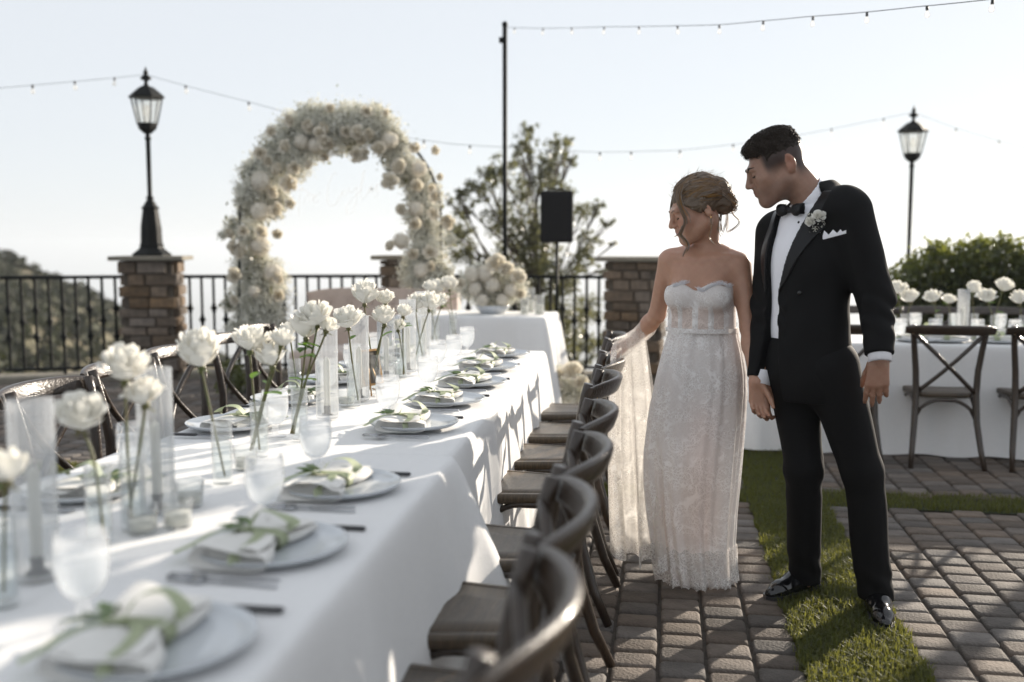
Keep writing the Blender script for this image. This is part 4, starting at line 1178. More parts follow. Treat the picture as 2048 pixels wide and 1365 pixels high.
def vase_mes(h, r):
    mb = MB(); mb.lathe([(0, .002), (r * .94, .002), (r, .006), (r, h), (r - .0028, h), (r - .0028, .02), (r * .8, .016), (0, .016)], 26); g = mb.mesh('glass', MATS['glass_thick'])
    mb = MB(); mb.lathe([(0, .017), (r - .0035, .0205), (r - .0035, h * .62), (0, h * .62)], 22); return g, mb.mesh('water', MATS['vase_water'])
VASE = vase_mes(.165, .026)
VN = [0]
def bud_vase(p, label, grp='bud vases on the long table', z=None):
    t = thing('bud_vase', label, 'vase', (p[0], p[1], ZT - .004 if z is None else z), 0, grp)
    inst('glass', VASE[0], t); inst('water', VASE[1], t)
def rose_in_vase(vp, px, py, size, label, leaves=2, zbase=None, grp='white roses on the long table', tilt=None, face=None):
    zb = (ZT if zbase is None else zbase) + .016
    d = float((np.array([vp[0], vp[1], zb]) - np.array([0, 0, CAM_H])) @ _fw)
    hd = atd(px, py + size * .22, d + random.uniform(-.02, .02))
    base = Vector((vp[0] + random.uniform(-.012, .012), vp[1] + random.uniform(-.01, .01), zb))
    t = thing('white_rose', label, 'rose', base, 0, grp)
    h = hd - base
    # stem leaves over the vase mouth then bends to the head
    mth = Vector((max(-.017, min(.017, h.x * .45)), max(-.017, min(.017, h.y * .45)), .145))
    if h.z < .17: mth.z = h.z * .6
    P = [Vector((-mth.x * .9, -mth.y * .9, .001)), mth, mth.lerp(h, .6) + Vector((h.x * .10, h.y * .1, .02)), h]
    pts = []
    for i in range(3):
        p0, p1, p2, p3 = P[max(i - 1, 0)], P[i], P[i + 1], P[min(i + 2, 3)]
        for k in range(6):
            s = k / 6; pts.append(.5 * ((2 * p1) + (-p0 + p2) * s + (2 * p0 - 5 * p1 + 4 * p2 - p3) * s * s + (-p0 + 3 * p1 - 3 * p2 + p3) * s ** 3))
    pts.append(P[3])
    mb = MB(); mb.tube(pts, [.0032] * (len(pts) - 3) + [.0034, .004, .006], 7); mb.ball(h + Vector((0, 0, .002)), .0105, 8, 5)
    sz = size * d / FPX
    dr = Vector(tilt) if tilt else (Vector((random.uniform(-.35, .35), random.uniform(-.45, .1), 1.0)) + Vector((h.x, h.y, 0)) * 1.2)
    for k in range(5):   # sepals
        a = k * 2 * pi / 5; dd = Vector((cos(a), sin(a), -.5)).normalized(); sd = dd.cross(Vector((0, 0, 1))).normalized()
        mb.add([h, h + dd * .016 + sd * .004, h + dd * .032, h + dd * .016 - sd * .004], [(0, 1, 2, 3)])
    mb.build('stem', MATS['stem'], t)
    VN[0] += 1
    b = inst('bloom', bloom_me[VN[0] * 3 % 8], t, h, face_rot(dr, random.uniform(0, 6)), (sz, sz, sz * random.uniform(1.02, 1.2)))
    lf = MB()
    for k in range(leaves):
        i = random.choice(range(7, 15)); b0 = pts[i]; a = random.uniform(0, 2 * pi)
        dd = Vector((cos(a), sin(a), random.uniform(.0, .7))).normalized(); L_ = random.uniform(.035, .06); sd = dd.cross(Vector((0, 0, 1))).normalized()
        w = L_ * .3; up = Vector((0, 0, 1))
        lb = MB()
        lb.grid(lambda u, v: b0 + dd * (L_ * (v * 1.0)) + sd * (w * sin(pi * min(1, v * .9 + .05)) ** .8 * (2 * u - 1)) + up * (.3 * w * abs(2 * u - 1) - .25 * L_ * v * v + .006 * v), 4, 6)
        lb.build('leaf', MATS['rose_leaf'], t)
VASES = [  # vase base px, label tail, roses [(px,py,size,leaves)]
    ((8, 1212), 'cut by the left edge of the picture', [(14, 950, 84, 1)]),
    ((200, 1086), 'nearest the camera, between fluted cylinders', [(160, 836, 98, 0)]),
    ((268, 1058), 'next to the second fluted cylinder', [(250, 742, 92, 0), (291, 797, 70, 0)]),
    ((446, 966), 'with one long bare stem, left of the seam', [(403, 716, 92, 0)]),
    ((520, 913), 'with crossing stems at the seam of the cloths', [(500, 690, 66, 1), (545, 722, 62, 2), (562, 684, 50, 0)]),
    ((600, 878), 'with bushy green leaves', [(612, 665, 68, 4), (634, 638, 68, 3), (652, 655, 40, 2)]),
    ((708, 812), 'in front of the fourth fluted cylinder', [(697, 645, 58, 1)]),
    ((749, 788), 'behind the little easel', [(729, 598, 58, 0), (771, 602, 36, 0), (769, 640, 50, 1)]),
    ((803, 756), 'with thin green stems beyond the easel', [(806, 628, 34, 3), (796, 655, 30, 2)]),
    ((841, 728), 'with a leaning green stem', [(831, 612, 40, 0), (858, 612, 44, 0)]),
    ((871, 692), 'second from the far end', [(884, 606, 34, 1), (860, 578, 30, 0)]),
    ((906, 674), 'at the far end of the long table', [(876, 582, 36, 1), (899, 573, 38, 4)]),
]
kk = 0
for (bx, by), tail, rs in VASES:
    p = atz(bx, by, .77)
    bud_vase(p, 'clear glass bud vase ' + tail)
    for q, (x, y, s, lv) in enumerate(rs):
        which = '' if len(rs) == 1 else ['tallest ', 'second ', 'smallest '][q]
        rose_in_vase(p, x, y, s * 1.03, f'{which}white rose in the bud vase {tail}'.strip(), lv)
# bud vase on the railing side row behind
for (bx, by), tail, rs in [((590, 800), 'on the railing side behind the bushy leaves', [(580, 668, 40, 0)])]:
    p = atz(bx, by, .77); bud_vase(p, 'clear glass bud vase ' + tail)
    for (x, y, s, lv) in rs: rose_in_vase(p, x, y, s, 'white rose in the bud vase ' + tail, lv)
# little easel holding a table card, seen edge-on
ep = atz(745, 790, .77)
t = thing('table_easel', 'small gilt easel holding a dark table card, seen from the side', 'easel', (ep.x, ep.y, ZT - .003), radians(62))
mb = MB(); mb.box((0, .012, .112), (.105, .006, .14), Matrix.Rotation(-.22, 3, 'X'), .001); mb.build('card', MATS['sign_board'], t, False)
mb = MB()
R_ = Matrix.Rotation(-.22, 3, 'X')
for (cx_, cz_, w_, h_) in ((0, .07, .115, .009), (0, -.07, .115, .009), (-.053, 0, .009, .149), (.053, 0, .009, .149)):
    q = R_ @ Vector((cx_, 0, cz_)); mb.box((q.x, q.y + .012, q.z + .112), (w_, .012, h_), R_)
mb.build('frame', MATS['gilt'], t, False)
mb = MB(); mb.tube([(-.03, -.025, .0), (0, .03, .17)], .003, 6); mb.tube([(.03, -.025, .0), (0, .03, .17)], .003, 6); mb.tube([(0, .085, 0), (0, .03, .17)], .003, 6)
for s in (-1, 1): mb.tube([(s * .02, -.02, .03), (s * .02, -.04, .028), (s * .02, -.045, .04)], .003, 6)
mb.build('stand', MATS['gilt'], t)

# ------------------------------------------------------------------ right-hand table top
ZR = .738
def at_table_r(px, Y): r = ray(px, 660); q = r * (Y / r[1]); return Vector((q[0], Y, ZR))
for i, (px, Y, tail, rs) in enumerate([(1808, 7.25, 'on the right-hand table beside the sleeve of the groom', [(1796, 581, 34, 1), (1822, 598, 34, 0)]), (1877, 7.25, 'on the right-hand table, single bloom over the chair back', [(1868, 598, 32, 1)]), (1904, 7.35, 'on the right-hand table left of the fluted cylinder', [(1897, 603, 26, 1)]), (1948, 7.35, 'on the right-hand table right of the fluted cylinder', [(1945, 580, 32, 0)]), (1988, 7.2, 'on the right-hand table with two blooms', [(1975, 597, 34, 1), (2004, 576, 36, 1)]), (2046, 7.2, 'on the right-hand table at the right edge of the picture', [(2040, 602, 34, 0)])]):
    p = at_table_r(px, Y); bud_vase(p, 'clear bud vase ' + tail, 'bud vases on the right-hand table', ZR)
    for q, (x, y, s, lv) in enumerate(rs): rose_in_vase(p, x, y, s * 1.05, ('' if len(rs) == 1 else ['first ', 'second '][q]) + 'white rose in the vase ' + tail, lv, ZR, 'white roses on the right-hand table')
hurricane(at_table_r(1925, 7.3), 'fluted glass cylinder standing on the right-hand table', 1.0, ZR)
for i, (px, Y) in enumerate(((1800, 6.98), (1870, 6.98), (1955, 6.98), (2030, 6.98), (1830, 7.55), (1912, 7.55), (2000, 7.55))):
    p = at_table_r(px, Y)
    t = thing('water_goblet', f'water goblet, right-hand table, {ORD[i % 4]} from the groom on the {"chair" if i < 4 else "hedge"} side', 'glass', (p.x, p.y, ZR), 0, 'goblets on the right-hand table')
    inst('glass', GG, t); inst('water', GW, t)
for i, (px, Y) in enumerate(((1838, 6.97), (1890, 6.97), (1990, 6.97), (1850, 7.56), (1945, 7.56), (2030, 7.56))):
    p = at_table_r(px, Y)
    o = inst('plate', PLM, None, (p.x, p.y, ZR), (0, 0, 0)); tag(o, f'pale plate, right-hand table, {ORD[i % 3]} from the groom on the {"chair" if i < 3 else "hedge"} side', 'plate', 'plates on the right-hand table')
    t = thing('napkin', f'tied napkin, right-hand table, {ORD[i % 3]} from the groom on the {"chair" if i < 3 else "hedge"} side', 'napkin', (p.x, p.y, ZR + .008), -pi / 2, 'napkins on the right-hand table')
    for nme, me in zip(('folded_cloth', 'ribbon', 'sprig'), NPK[i % 3]): inst(nme, me, t)

# ------------------------------------------------------------------ head table: big arrangement, candles; floor flowers
cz = .806
def hp_at(px, py, d=8.35): return atd(px, py, d)
base = hp_at(985, 605); base.z = cz
t = thing('flower_arrangement', 'big low cloud of cream hydrangea and roses on the head table', 'flowers', base)
def B(px, py, dd=0): return hp_at(px, py, 8.35 + dd) - base
mb = MB(); mb.lathe([(0, .002), (.10, .002), (.14, .05), (.145, .07), (.13, .07)], 20); mb.build('bowl', MATS['ceramic'], t)
breath('babys_breath', [(B(x, y, random.uniform(-.08, .08)), r * 8.35 / FPX) for x, y, r in ((940, 560, 26), (960, 585, 30), (985, 590, 34), (1010, 590, 28), (1030, 570, 26), (990, 555, 34), (960, 545, 24), (1025, 555, 24), (1040, 585, 18), (930, 585, 18), (1000, 535, 20))], 620, t, 11, .0115)
for (x, y, r, kd) in ((945, 550, 20, 1), (970, 548, 22, 1), (995, 531, 20, 0), (1012, 545, 19, 0), (985, 570, 20, 1), (1035, 560, 17, 0), (1022, 580, 18, 1), (950, 578, 18, 1), (1040, 590, 13, 0), (965, 600, 16, 1), (1005, 600, 16, 1), (925, 570, 14, 0)):
    d = Vector((random.uniform(-.5, .5), -1, random.uniform(0, .7))); rr = r * 8.35 / FPX
    inst('hydrangea' if kd else 'rose', (mum_me if kd else cream_me)[0 if kd else VN[0] % 5], t, B(x, y, -.12), face_rot(d, random.uniform(0, 6)), rr * 1.7); VN[0] += 1
for i, (x, y, h) in enumerate(((1079, 611, .60), (1062, 606, .78), (865, 612, .95), (846, 614, .70), (1049, 611, .55))):
    p = hp_at(x, y, 8.2 if i != 1 else 8.45)
    mt = thing('candle_cylinder', 'clear glass candle cylinder on the head table, ' + ['at its right corner', 'second from its right corner, taller', 'tall one left of the flower cloud', 'shorter one left of the flower cloud', 'small one touching the flower cloud'][i], 'candle', (p.x, p.y, cz), 0, 'cylinder candles on the head table')
    mb = MB(); hh = .27 * h; r = .040 if i < 1 else .034
    mb.lathe([(0, .003), (r, .003), (r, hh), (r - .003, hh), (r - .003, .008), (0, .008)], 22); mb.build('glass', MATS['glass_thick'], mt)
    mb = MB(); mb.lathe([(0, .009), (r - .008, .009), (r - .008, hh * .5), (0, hh * .5)], 18); mb.build('wax', MATS['candle'], mt)
fb = atd(1140, 815, 8.2); fb.z = 0
t = thing('floor_flowers', 'clump of baby\'s breath with a white rose on the paving beside the head table', 'flowers', fb)
def Fp(px, py, dd=0): return atd(px, py, 8.2 + dd) - fb
breath('babys_breath', [(Fp(x, y), r * 8.2 / FPX) for x, y, r in ((1115, 795, 26), (1145, 785, 28), (1170, 790, 24), (1130, 765, 22), (1155, 762, 18), (1120, 740, 12))], 520, t, 12, .0115)
for (x, y, r) in ((1147, 748, 16), (1120, 752, 11), (1165, 770, 12), (1110, 775, 12)):
    inst('rose', cream_me[VN[0] % 5], t, Fp(x, y, -.1), face_rot((random.uniform(-.4, .4), -1, .7), 1), r * 8.2 / FPX * 2.2); VN[0] += 1
# the same kind of clump lower left of the arch
# ------------------------------------------------------------------ speaker on its stand
spk = atd(1113, 700, 9.3)
zb, zt = atd(1113, 486, 9.3).z, atd(1113, 385, 9.3).z
t = thing('speaker_stand', 'black tripod stand under the loudspeaker', 'stand', (spk.x, spk.y, 0), .1)
mb = MB(); mb.tube([(0, 0, .12), (0, 0, zb + .02)], [.018, .015], 10); mb.build('pole', MATS['iron'], t)
mb = MB(); mb.lathe([(.026, .38), (.03, .40), (.03, .46), (.024, .48)], 12, cap=True); mb.build('collar', MATS['iron'], t)
for k in range(3):
    a = k * 2 * pi / 3 + .4
    mb = MB(); mb.tube([(.02 * cos(a), .02 * sin(a), .44), (.42 * cos(a), .42 * sin(a), .012)], .011, 8); mb.build('leg', MATS['iron'], t)
    mb = MB(); mb.tube([(.0, .0, .14), (.22 * cos(a), .22 * sin(a), .225)], .008, 6); mb.build('brace', MATS['iron'], t)
t = thing('loudspeaker', 'black rectangular loudspeaker up on a stand in front of the tree', 'speaker', (spk.x, spk.y, zb), radians(4))
mb = MB(); H_ = zt - zb; mb.box((0, 0, H_ / 2), (.295, .26, H_), None, .014); mb.build('cabinet', MATS['speaker'], t, False)
mb = MB(); mb.box((0, -.131, H_ / 2), (.27, .008, H_ - .03), None, .003); mb.build('grille', MATS['speaker'], t, False)
mb = MB(); mb.tube([(-.06, 0, H_ + .002), (-.06, 0, H_ + .02), (.06, 0, H_ + .02), (.06, 0, H_ + .002)], .008, 6); mb.build('handle', MATS['speaker'], t)

# ------------------------------------------------------------------ trees, hedge
def tree(label, base, blobs, n, size, m, seed, trunk_r=.07, kind='leafy_tree', branches=True, aspect=.45, dense=.5):
    rg = np.random.default_rng(seed); rr = random.Random(seed)
    base = Vector(base)
    t = thing(kind, label, 'tree', base)
    tot = sum(b[1] ** 2 for b in blobs); P = []
    for c, r in blobs:
        k = int(n * r * r / tot)
        # leaves sit in tufts so that gaps show between them
        nt = max(4, int(k / 16)); tc_ = rg.normal(size=(nt, 3)); tc_ /= np.linalg.norm(tc_, axis=1)[:, None]; tc_ *= (r * rg.uniform(0, 1.1, nt) ** dense)[:, None]
        ii = rg.integers(0, nt, k)
        P.append(np.array(c - base) + tc_[ii] + rg.normal(size=(k, 3)) * r * .13)
    P = np.concatenate(P); V, F = leaf_quads(P, size, rg, aspect, .1)
    o = np_obj('crown', V, F, m, t); o['kind'] = 'stuff'
    mb = MB()
    top = max(b[0].z for b in blobs) - base.z; cx_ = sum((b[0] - base).x for b in blobs) / len(blobs); cy_ = sum((b[0] - base).y for b in blobs) / len(blobs)
    tr = [Vector((0, 0, -.3)), Vector((.05, 0, top * .25)), Vector((cx_ * .5, cy_ * .5, top * .5)), Vector((cx_, cy_, top * .85))]
    mb.tube(tr, [trunk_r, trunk_r * .8, trunk_r * .55, trunk_r * .2], 9)
    mb.build('trunk', MATS['bark'], t)
    if branches:
        mb = MB()
        for c, r in blobs:
            q = c - base; s = tr[1].lerp(tr[2], rr.uniform(.0, 1)) if q.z < top * .6 else tr[2].lerp(tr[3], rr.uniform(0, .5))
            mid = s.lerp(q, .5) + Vector((rr.uniform(-.1, .1), rr.uniform(-.1, .1), rr.uniform(-.05, .15)))
            mb.tube([s, mid, q], [trunk_r * .3, trunk_r * .2, trunk_r * .08], 5)
            for k in range(3):
                e = q + Vector((rr.uniform(-r, r), rr.uniform(-r, r), rr.uniform(-r * .6, r)))
                mb.tube([mid.lerp(q, .6), e], [trunk_r * .12, .004], 4)
        mb.build('branches', MATS['bark'], t)
    return t
TD = 13.2
tb = atd(1075, 840, TD); 
ob = [(atd(x, y, TD + random.uniform(-.7, .7)), r * TD / FPX) for x, y, r in ((1058, 262, 20), (1052, 290, 24), (1048, 322, 26), (1115, 298, 26), (1135, 285, 15), (1100, 330, 28), (1140, 318, 18), (1005, 335, 28), (980, 355, 26), (1085, 360, 34), (960, 378, 28), (918, 392, 16), (1040, 385, 34), (1120, 385, 30), (930, 415, 22), (900, 400, 12), (912, 465, 36), (925, 500, 34), (1000, 440, 38), (1060, 450, 40), (1095, 480, 40), (1030, 500, 44), (1165, 425, 26), (1195, 415, 18), (1215, 445, 14), (1180, 480, 24), (1160, 525, 30), (1080, 530, 44), (1120, 560, 42), (1050, 570, 44), (960, 530, 26), (1060, 640, 54), (1130, 640, 50), (1180, 620, 34), (1160, 700, 38), (1060, 710, 48), (1110, 700, 46), (1200, 680, 26), (985, 600, 34), (1020, 640, 40), (1225, 490, 12), (1205, 545, 16))]
tree('airy small-leaved olive-like tree growing below the terrace behind the loudspeaker', (tb.x, tb.y, -2.6), ob, 30000, .048, MATS['olive_leaf'], 21, .08, dense=.45)
# leafy hedge at right and the shrubs that go on beyond the frame (they shade the paving)
hb = []
for (x, y, r, d) in ((1800, 560, 36, 9.3), (1830, 545, 44, 9.4), (1870, 530, 50, 9.5), (1910, 525, 50, 9.5), (1950, 530, 52, 9.4), (1995, 522, 54, 9.4), (2040, 530, 56, 9.3), (2090, 520, 60, 9.3), (1820, 600, 50, 9.4), (1880, 590, 60, 9.5), (1940, 590, 60, 9.5), (2000, 590, 64, 9.4), (2060, 590, 64, 9.3), (1840, 650, 60, 9.4), (1920, 650, 64, 9.5), (2000, 650, 66, 9.4), (2070, 650, 66, 9.3), (1870, 500, 22, 9.5), (1960, 495, 24, 9.5), (2010, 490, 24, 9.4)):
    hb.append((atd(x, y, d), r * d / FPX))
bush('hedge', 'leafy sunlit hedge behind the right-hand table', 'hedge', hb, 15000, .055, MATS['hedge_leaf'], 31, (2.6, 9.4, 0))
hd_ = bpy.data.objects['hedge']
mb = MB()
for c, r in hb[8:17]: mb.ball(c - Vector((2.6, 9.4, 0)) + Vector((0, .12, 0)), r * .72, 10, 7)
mb.build('shade_core', MATS['hedge_dark'], hd_)  # dark-coloured balls stand in for the shade deep inside the hedge
for x in (-.7, 0, .7):
    mb = MB(); mb.tube([(x, .05, 0), (x * .9, .1, .9)], [.03, .012], 6); mb.build('stem', MATS['bark'], hd_)
rgx = random.Random(77)
sb = []
for i in range(44):
    x = rgx.uniform(3.3, 7.4); y = 8.9 + rgx.uniform(-.5, .9) + (x - 3) * .1; z = rgx.uniform(.25, 1.22)
    sb.append((Vector((x, y, z)), rgx.uniform(.26, .40)))
bush('tall_shrub', 'tall leafy shrubbery continuing the hedge past the right edge, shading the paving', 'shrub', sb, 13000, .08, MATS['hedge_leaf'], 41, (5.3, 9.2, 0))
for k in range(7):
    x = -1.8 + k * .6; mb = MB(); mb.tube([(x, 0, 0), (x + .1, .05, 1.2)], [.035, .012], 6); mb.build('stem', MATS['bark'], bpy.data.objects['tall_shrub'])

# a tree that stands just beyond the right edge: its crown dapples the near table and paving
rgt = random.Random(31)
tb2 = []
for i in range(26):
    y = rgt.uniform(8.5, 9.5); xmin = 4.42 + .65 * (y - 8.9)
    tb2.append((Vector((xmin + rgt.uniform(-.12, .12), y, rgt.uniform(2.75, 4.7))), rgt.uniform(.20, .30)))
tree('slim leafy tree beyond the right edge, dappling the near table with shade', (4.7, 9.1, 0), tb2, 11000, .085, MATS['olive_leaf'], 51, .11, dense=.5)
# ------------------------------------------------------------------ people: smooth-blended body fields turned into one continuous surface
class Field:
    def __init__(s, lo, hi, h):
        s.lo = np.array(lo, np.float32); s.h = h
        n = np.ceil((np.array(hi) - np.array(lo)) / h).astype(int) + 1
        s.ax = [np.float32(lo[i]) + np.arange(n[i], dtype=np.float32) * np.float32(h) for i in range(3)]
        s.F = np.full(n, 0.6, np.float32)
    def sl(s, lo, hi):
        r = []
        for i in range(3):
            a = int(np.floor((lo[i] - s.lo[i]) / s.h)) - 1; b = int(np.ceil((hi[i] - s.lo[i]) / s.h)) + 2
            r.append(slice(max(0, a), max(0, min(len(s.ax[i]), b))))
        return tuple(r)
    def op(s, prim, k=0.01, mode='u', T=None):
        fn, lo, hi = prim
        m = k + 4 * s.h
        lo = np.array(lo, float) - m; hi = np.array(hi, float) + m
        if T is not None:
            R, c, sc = T
            cs = np.array([[(lo, hi)[i][0], (lo, hi)[j][1], (lo, hi)[q][2]] for i in (0, 1) for j in (0, 1) for q in (0, 1)]) * sc @ R.T + c
            lo, hi = cs.min(0), cs.max(0)
        q = s.sl(lo, hi)
        if any(w.stop <= w.start for w in q): return
        X = s.ax[0][q[0]][:, None, None]; Y = s.ax[1][q[1]][None, :, None]; Z = s.ax[2][q[2]][None, None, :]
        if T is not None:
            x, y, z = X - c[0], Y - c[1], Z - c[2]
            R = R.astype(np.float32)
            X, Y, Z = [(R[0, i] * x + R[1, i] * y + R[2, i] * z) / np.float32(sc) for i in range(3)]
            d = fn(X, Y, Z) * sc
        else: d = fn(X, Y, Z)
        A = s.F[q]
        if mode == 'u':
            w = np.maximum(k - np.abs(A - d), 0) / max(k, 1e-6); s.F[q] = np.minimum(A, d) - w * w * k * .25
        elif mode == 's':
            d = -d; w = np.maximum(k - np.abs(A - d), 0) / max(k, 1e-6); s.F[q] = np.maximum(A, d) + w * w * k * .25
        elif mode == 'd': s.F[q] = A + d      # displace
    def whole(s, fn):
        X = s.ax[0][:, None, None]; Y = s.ax[1][None, :, None]; Z = s.ax[2][None, None, :]
        s.F = fn(s.F, X, Y, Z).astype(np.float32)
    def front(s, x, z, z_is=None):
        """depth of the first inside cell along +y (towards the viewer side) at x, z"""
        i = int(round((x - s.lo[0]) / s.h)); k = int(round((z - s.lo[2]) / s.h))
        c = np.where(s.F[i, :, k] < 0)[0]
        return float(s.ax[1][c[0]]) if len(c) else 0.0
    def mesh(s, smooth=1):
        F = s.F; ins = F < 0
        n = F.shape
        cnt = np.zeros((n[0] - 1, n[1] - 1, n[2] - 1), np.int8)
        for a in (0, 1):
            for b in (0, 1):
                for c in (0, 1): cnt += ins[a:n[0] - 1 + a, b:n[1] - 1 + b, c:n[2] - 1 + c]
        act = (cnt > 0) & (cnt < 8)
        I = np.argwhere(act); idx = np.full(act.shape, -1, np.int32); idx[act] = np.arange(len(I))
        corn = np.array([[a, b, c] for a in (0, 1) for b in (0, 1) for c in (0, 1)])
        val = np.stack([F[I[:, 0] + c[0], I[:, 1] + c[1], I[:, 2] + c[2]] for c in corn], 1)
        acc = np.zeros((len(I), 3)); num = np.zeros(len(I))
        for i in range(8):
            for j in range(i + 1, 8):
                if np.abs(corn[i] - corn[j]).sum() != 1: continue
                a, b = val[:, i], val[:, j]; m = (a < 0) != (b < 0)
                t = np.where(m, a / np.where(m, a - b, 1), 0)
                acc += np.where(m[:, None], corn[i] + t[:, None] * (corn[j] - corn[i]), 0); num += m
        V = s.lo + (I + acc / num[:, None]) * s.h
        Fs = []
        for ax in range(3):
            o1, o2 = [(1, 2), (2, 0), (0, 1)][ax]
            a = np.moveaxis(ins, ax, 0)
            d = ins.take(range(0, n[ax] - 1), ax) != ins.take(range(1, n[ax]), ax)
            E = np.argwhere(d); E = E[(E[:, o1] > 0) & (E[:, o2] > 0) & (E[:, o1] < n[o1] - 1) & (E[:, o2] < n[o2] - 1)]
            flip = ins[E[:, 0], E[:, 1], E[:, 2]]
            def g(p, q):
                C = E.copy(); C[:, o1] -= p; C[:, o2] -= q; return idx[C[:, 0], C[:, 1], C[:, 2]]
            Q = np.stack([g(1, 1), g(0, 1), g(0, 0), g(1, 0)], 1)
            Q[~flip] = Q[~flip][:, ::-1]
            Fs.append(Q)
        Fq = np.concatenate(Fs)
        for _ in range(smooth):   # a light smoothing pass
            S = np.zeros_like(V); C = np.zeros(len(V))
            for k in range(4):
                a, b = Fq[:, k], Fq[:, (k + 1) % 4]
                np.add.at(S, a, V[b]); np.add.at(C, a, 1)
                np.add.at(S, b, V[a]); np.add.at(C, b, 1)
            V = V * .45 + .55 * S / np.maximum(C, 1)[:, None]
        return V, Fq
def cone(a, b, ra, rb):
    a = np.array(a, np.float32); b = np.array(b, np.float32); ba = b - a; l2 = float(ba @ ba) + 1e-12
    def fn(x, y, z):
        px, py, pz = x - a[0], y - a[1], z - a[2]
        t = np.clip((px * ba[0] + py * ba[1] + pz * ba[2]) / l2, 0, 1)
        return np.sqrt((px - t * ba[0]) ** 2 + (py - t * ba[1]) ** 2 + (pz - t * ba[2]) ** 2) - (ra + t * (rb - ra))
    R = max(ra, rb); return fn, np.minimum(a, b) - R, np.maximum(a, b) + R
def ell(c, r, rot=None):
    c = np.array(c, np.float32); r = np.array(r, np.float32)
    M3 = None if rot is None else np.array(rot, np.float32)
    def fn(x, y, z):
        x, y, z = x - c[0], y - c[1], z - c[2]
        if M3 is not None: x, y, z = [M3[0, i] * x + M3[1, i] * y + M3[2, i] * z for i in range(3)]
        k0 = np.sqrt((x / r[0]) ** 2 + (y / r[1]) ** 2 + (z / r[2]) ** 2); k1 = np.sqrt((x / r[0] ** 2) ** 2 + (y / r[1] ** 2) ** 2 + (z / r[2] ** 2) ** 2)
        return k0 * (k0 - 1) / np.maximum(k1, 1e-6)
    R = r if rot is None else np.full(3, r.max()); return fn, c - R, c + R
def rotz3(a): return np.array([[cos(a), -sin(a), 0], [sin(a), cos(a), 0], [0, 0, 1.0]])
def unit(v): v = np.array(v, float); return v / np.linalg.norm(v)
def frame_fwd(f, up=(0, 0, 1), roll=0.0):
    """columns: person's left (+x), back (+y), up (+z) for a head that faces direction f"""
    yb = -unit(f); xl = unit(np.cross(yb, np.array(up, float))); zu = np.cross(xl, yb)
    R = np.stack([xl, yb, zu], 1)
    if roll: 
        c, s = cos(roll), sin(roll); R = R @ np.array([[c, 0, s], [0, 1, 0], [-s, 0, c]])
    return R
def head_prims(fem=False):
    m = .93 if fem else 1.0
    P = [(ell((0, .018, .035), (.074, .094, .082)), .0, 'u'),
         (ell((0, -.028, -.035), (.060 * m, .064, .080)), .03, 'u'),
         (cone((.050 * m, .012, -.055), (.019, -.070, -.096 if not fem else -.092), .024 * m, .019), .03, 'u'),
         (cone((-.050 * m, .012, -.055), (-.019, -.070, -.096 if not fem else -.092), .024 * m, .019), .03, 'u'),
         (ell((0, -.074, -.094), (.025 * m, .020, .020 * m)), .022, 'u'),
         (cone((-.034, -.080, .026), (.034, -.080, .026), .013, .013), .022, 'u'),
         (ell((.040, -.056, -.020), (.025, .028, .026)), .022, 'u'), (ell((-.040, -.056, -.020), (.025, .028, .026)), .022, 'u'),
         (ell((.030, -.066, -.052), (.020, .018, .020)), .02, 'u'), (ell((-.030, -.066, -.052), (.020, .018, .020)), .02, 'u'),
         (ell((.032, -.094, .008), (.016, .014, .011)), .014, 's'), (ell((-.032, -.094, .008), (.016, .014, .011)), .014, 's'),
         (ell((.031, -.0765, .007), (.0135, .0125, .0105)), .004, 'u'), (ell((-.031, -.0765, .007), (.0135, .0125, .0105)), .004, 'u'),
         (cone((0, -.087, .020), (0, -.1105, -.022), .0075, .0112), .012, 'u'),
         (ell((.0115, -.098, -.027), (.0085, .0105, .0075)), .007, 'u'), (ell((-.0115, -.098, -.027), (.0085, .0105, .0075)), .007, 'u'),
         (ell((0, -.086, -.047), (.026, .013, .016)), .014, 'u'),
         (ell((0, -.0885, -.0567), (.022, .011, .012)), .008, 'u'), (ell((0, -.0950, -.0515), (.020, .0072, .0055)), .006, 'u'), (ell((0, -.0940, -.0625), (.018, .0085, .0062)), .006, 'u'),
         (cone((0, -.1010, -.0570), (.026, -.0815, -.0505), .0016, .0026), .003, 's'), (cone((0, -.1010, -.0570), (-.026, -.0815, -.0505), .0016, .0026), .003, 's'), (cone((.019, -.0925, -.030), (.034, -.072, -.058), .002, .002), .007, 's'), (cone((-.019, -.0925, -.030), (-.034, -.072, -.058), .002, .002), .007, 's'), (ell((0, -.1050, -.0567), (.017, .004, .0012)), .004, 's'),
         (ell((0, -.0835, -.074), (.021, .0135, .017)), .012, 'u'), (ell((0, -.1035, -.0765), (.020, .006, .005)), .010, 's')]
    for sx_ in (-1, 1):
        q = .74 if fem else 1.0
        P += [(ell((sx_ * .0755, .040 - .012 * fem, -.004 - .006 * fem), (.010, .0195 * q, .032 * q), rotz3(sx_ * -.35)), .008, 'u'),
              (ell((sx_ * .0875, .036 - .012 * fem, .002 - .006 * fem), (.0105, .0105 * q, .019 * q), rotz3(sx_ * -.35)), .006, 's'),
              (ell((sx_ * .074, .033, -.028), (.008, .010, .011)), .006, 'u')]
    return P
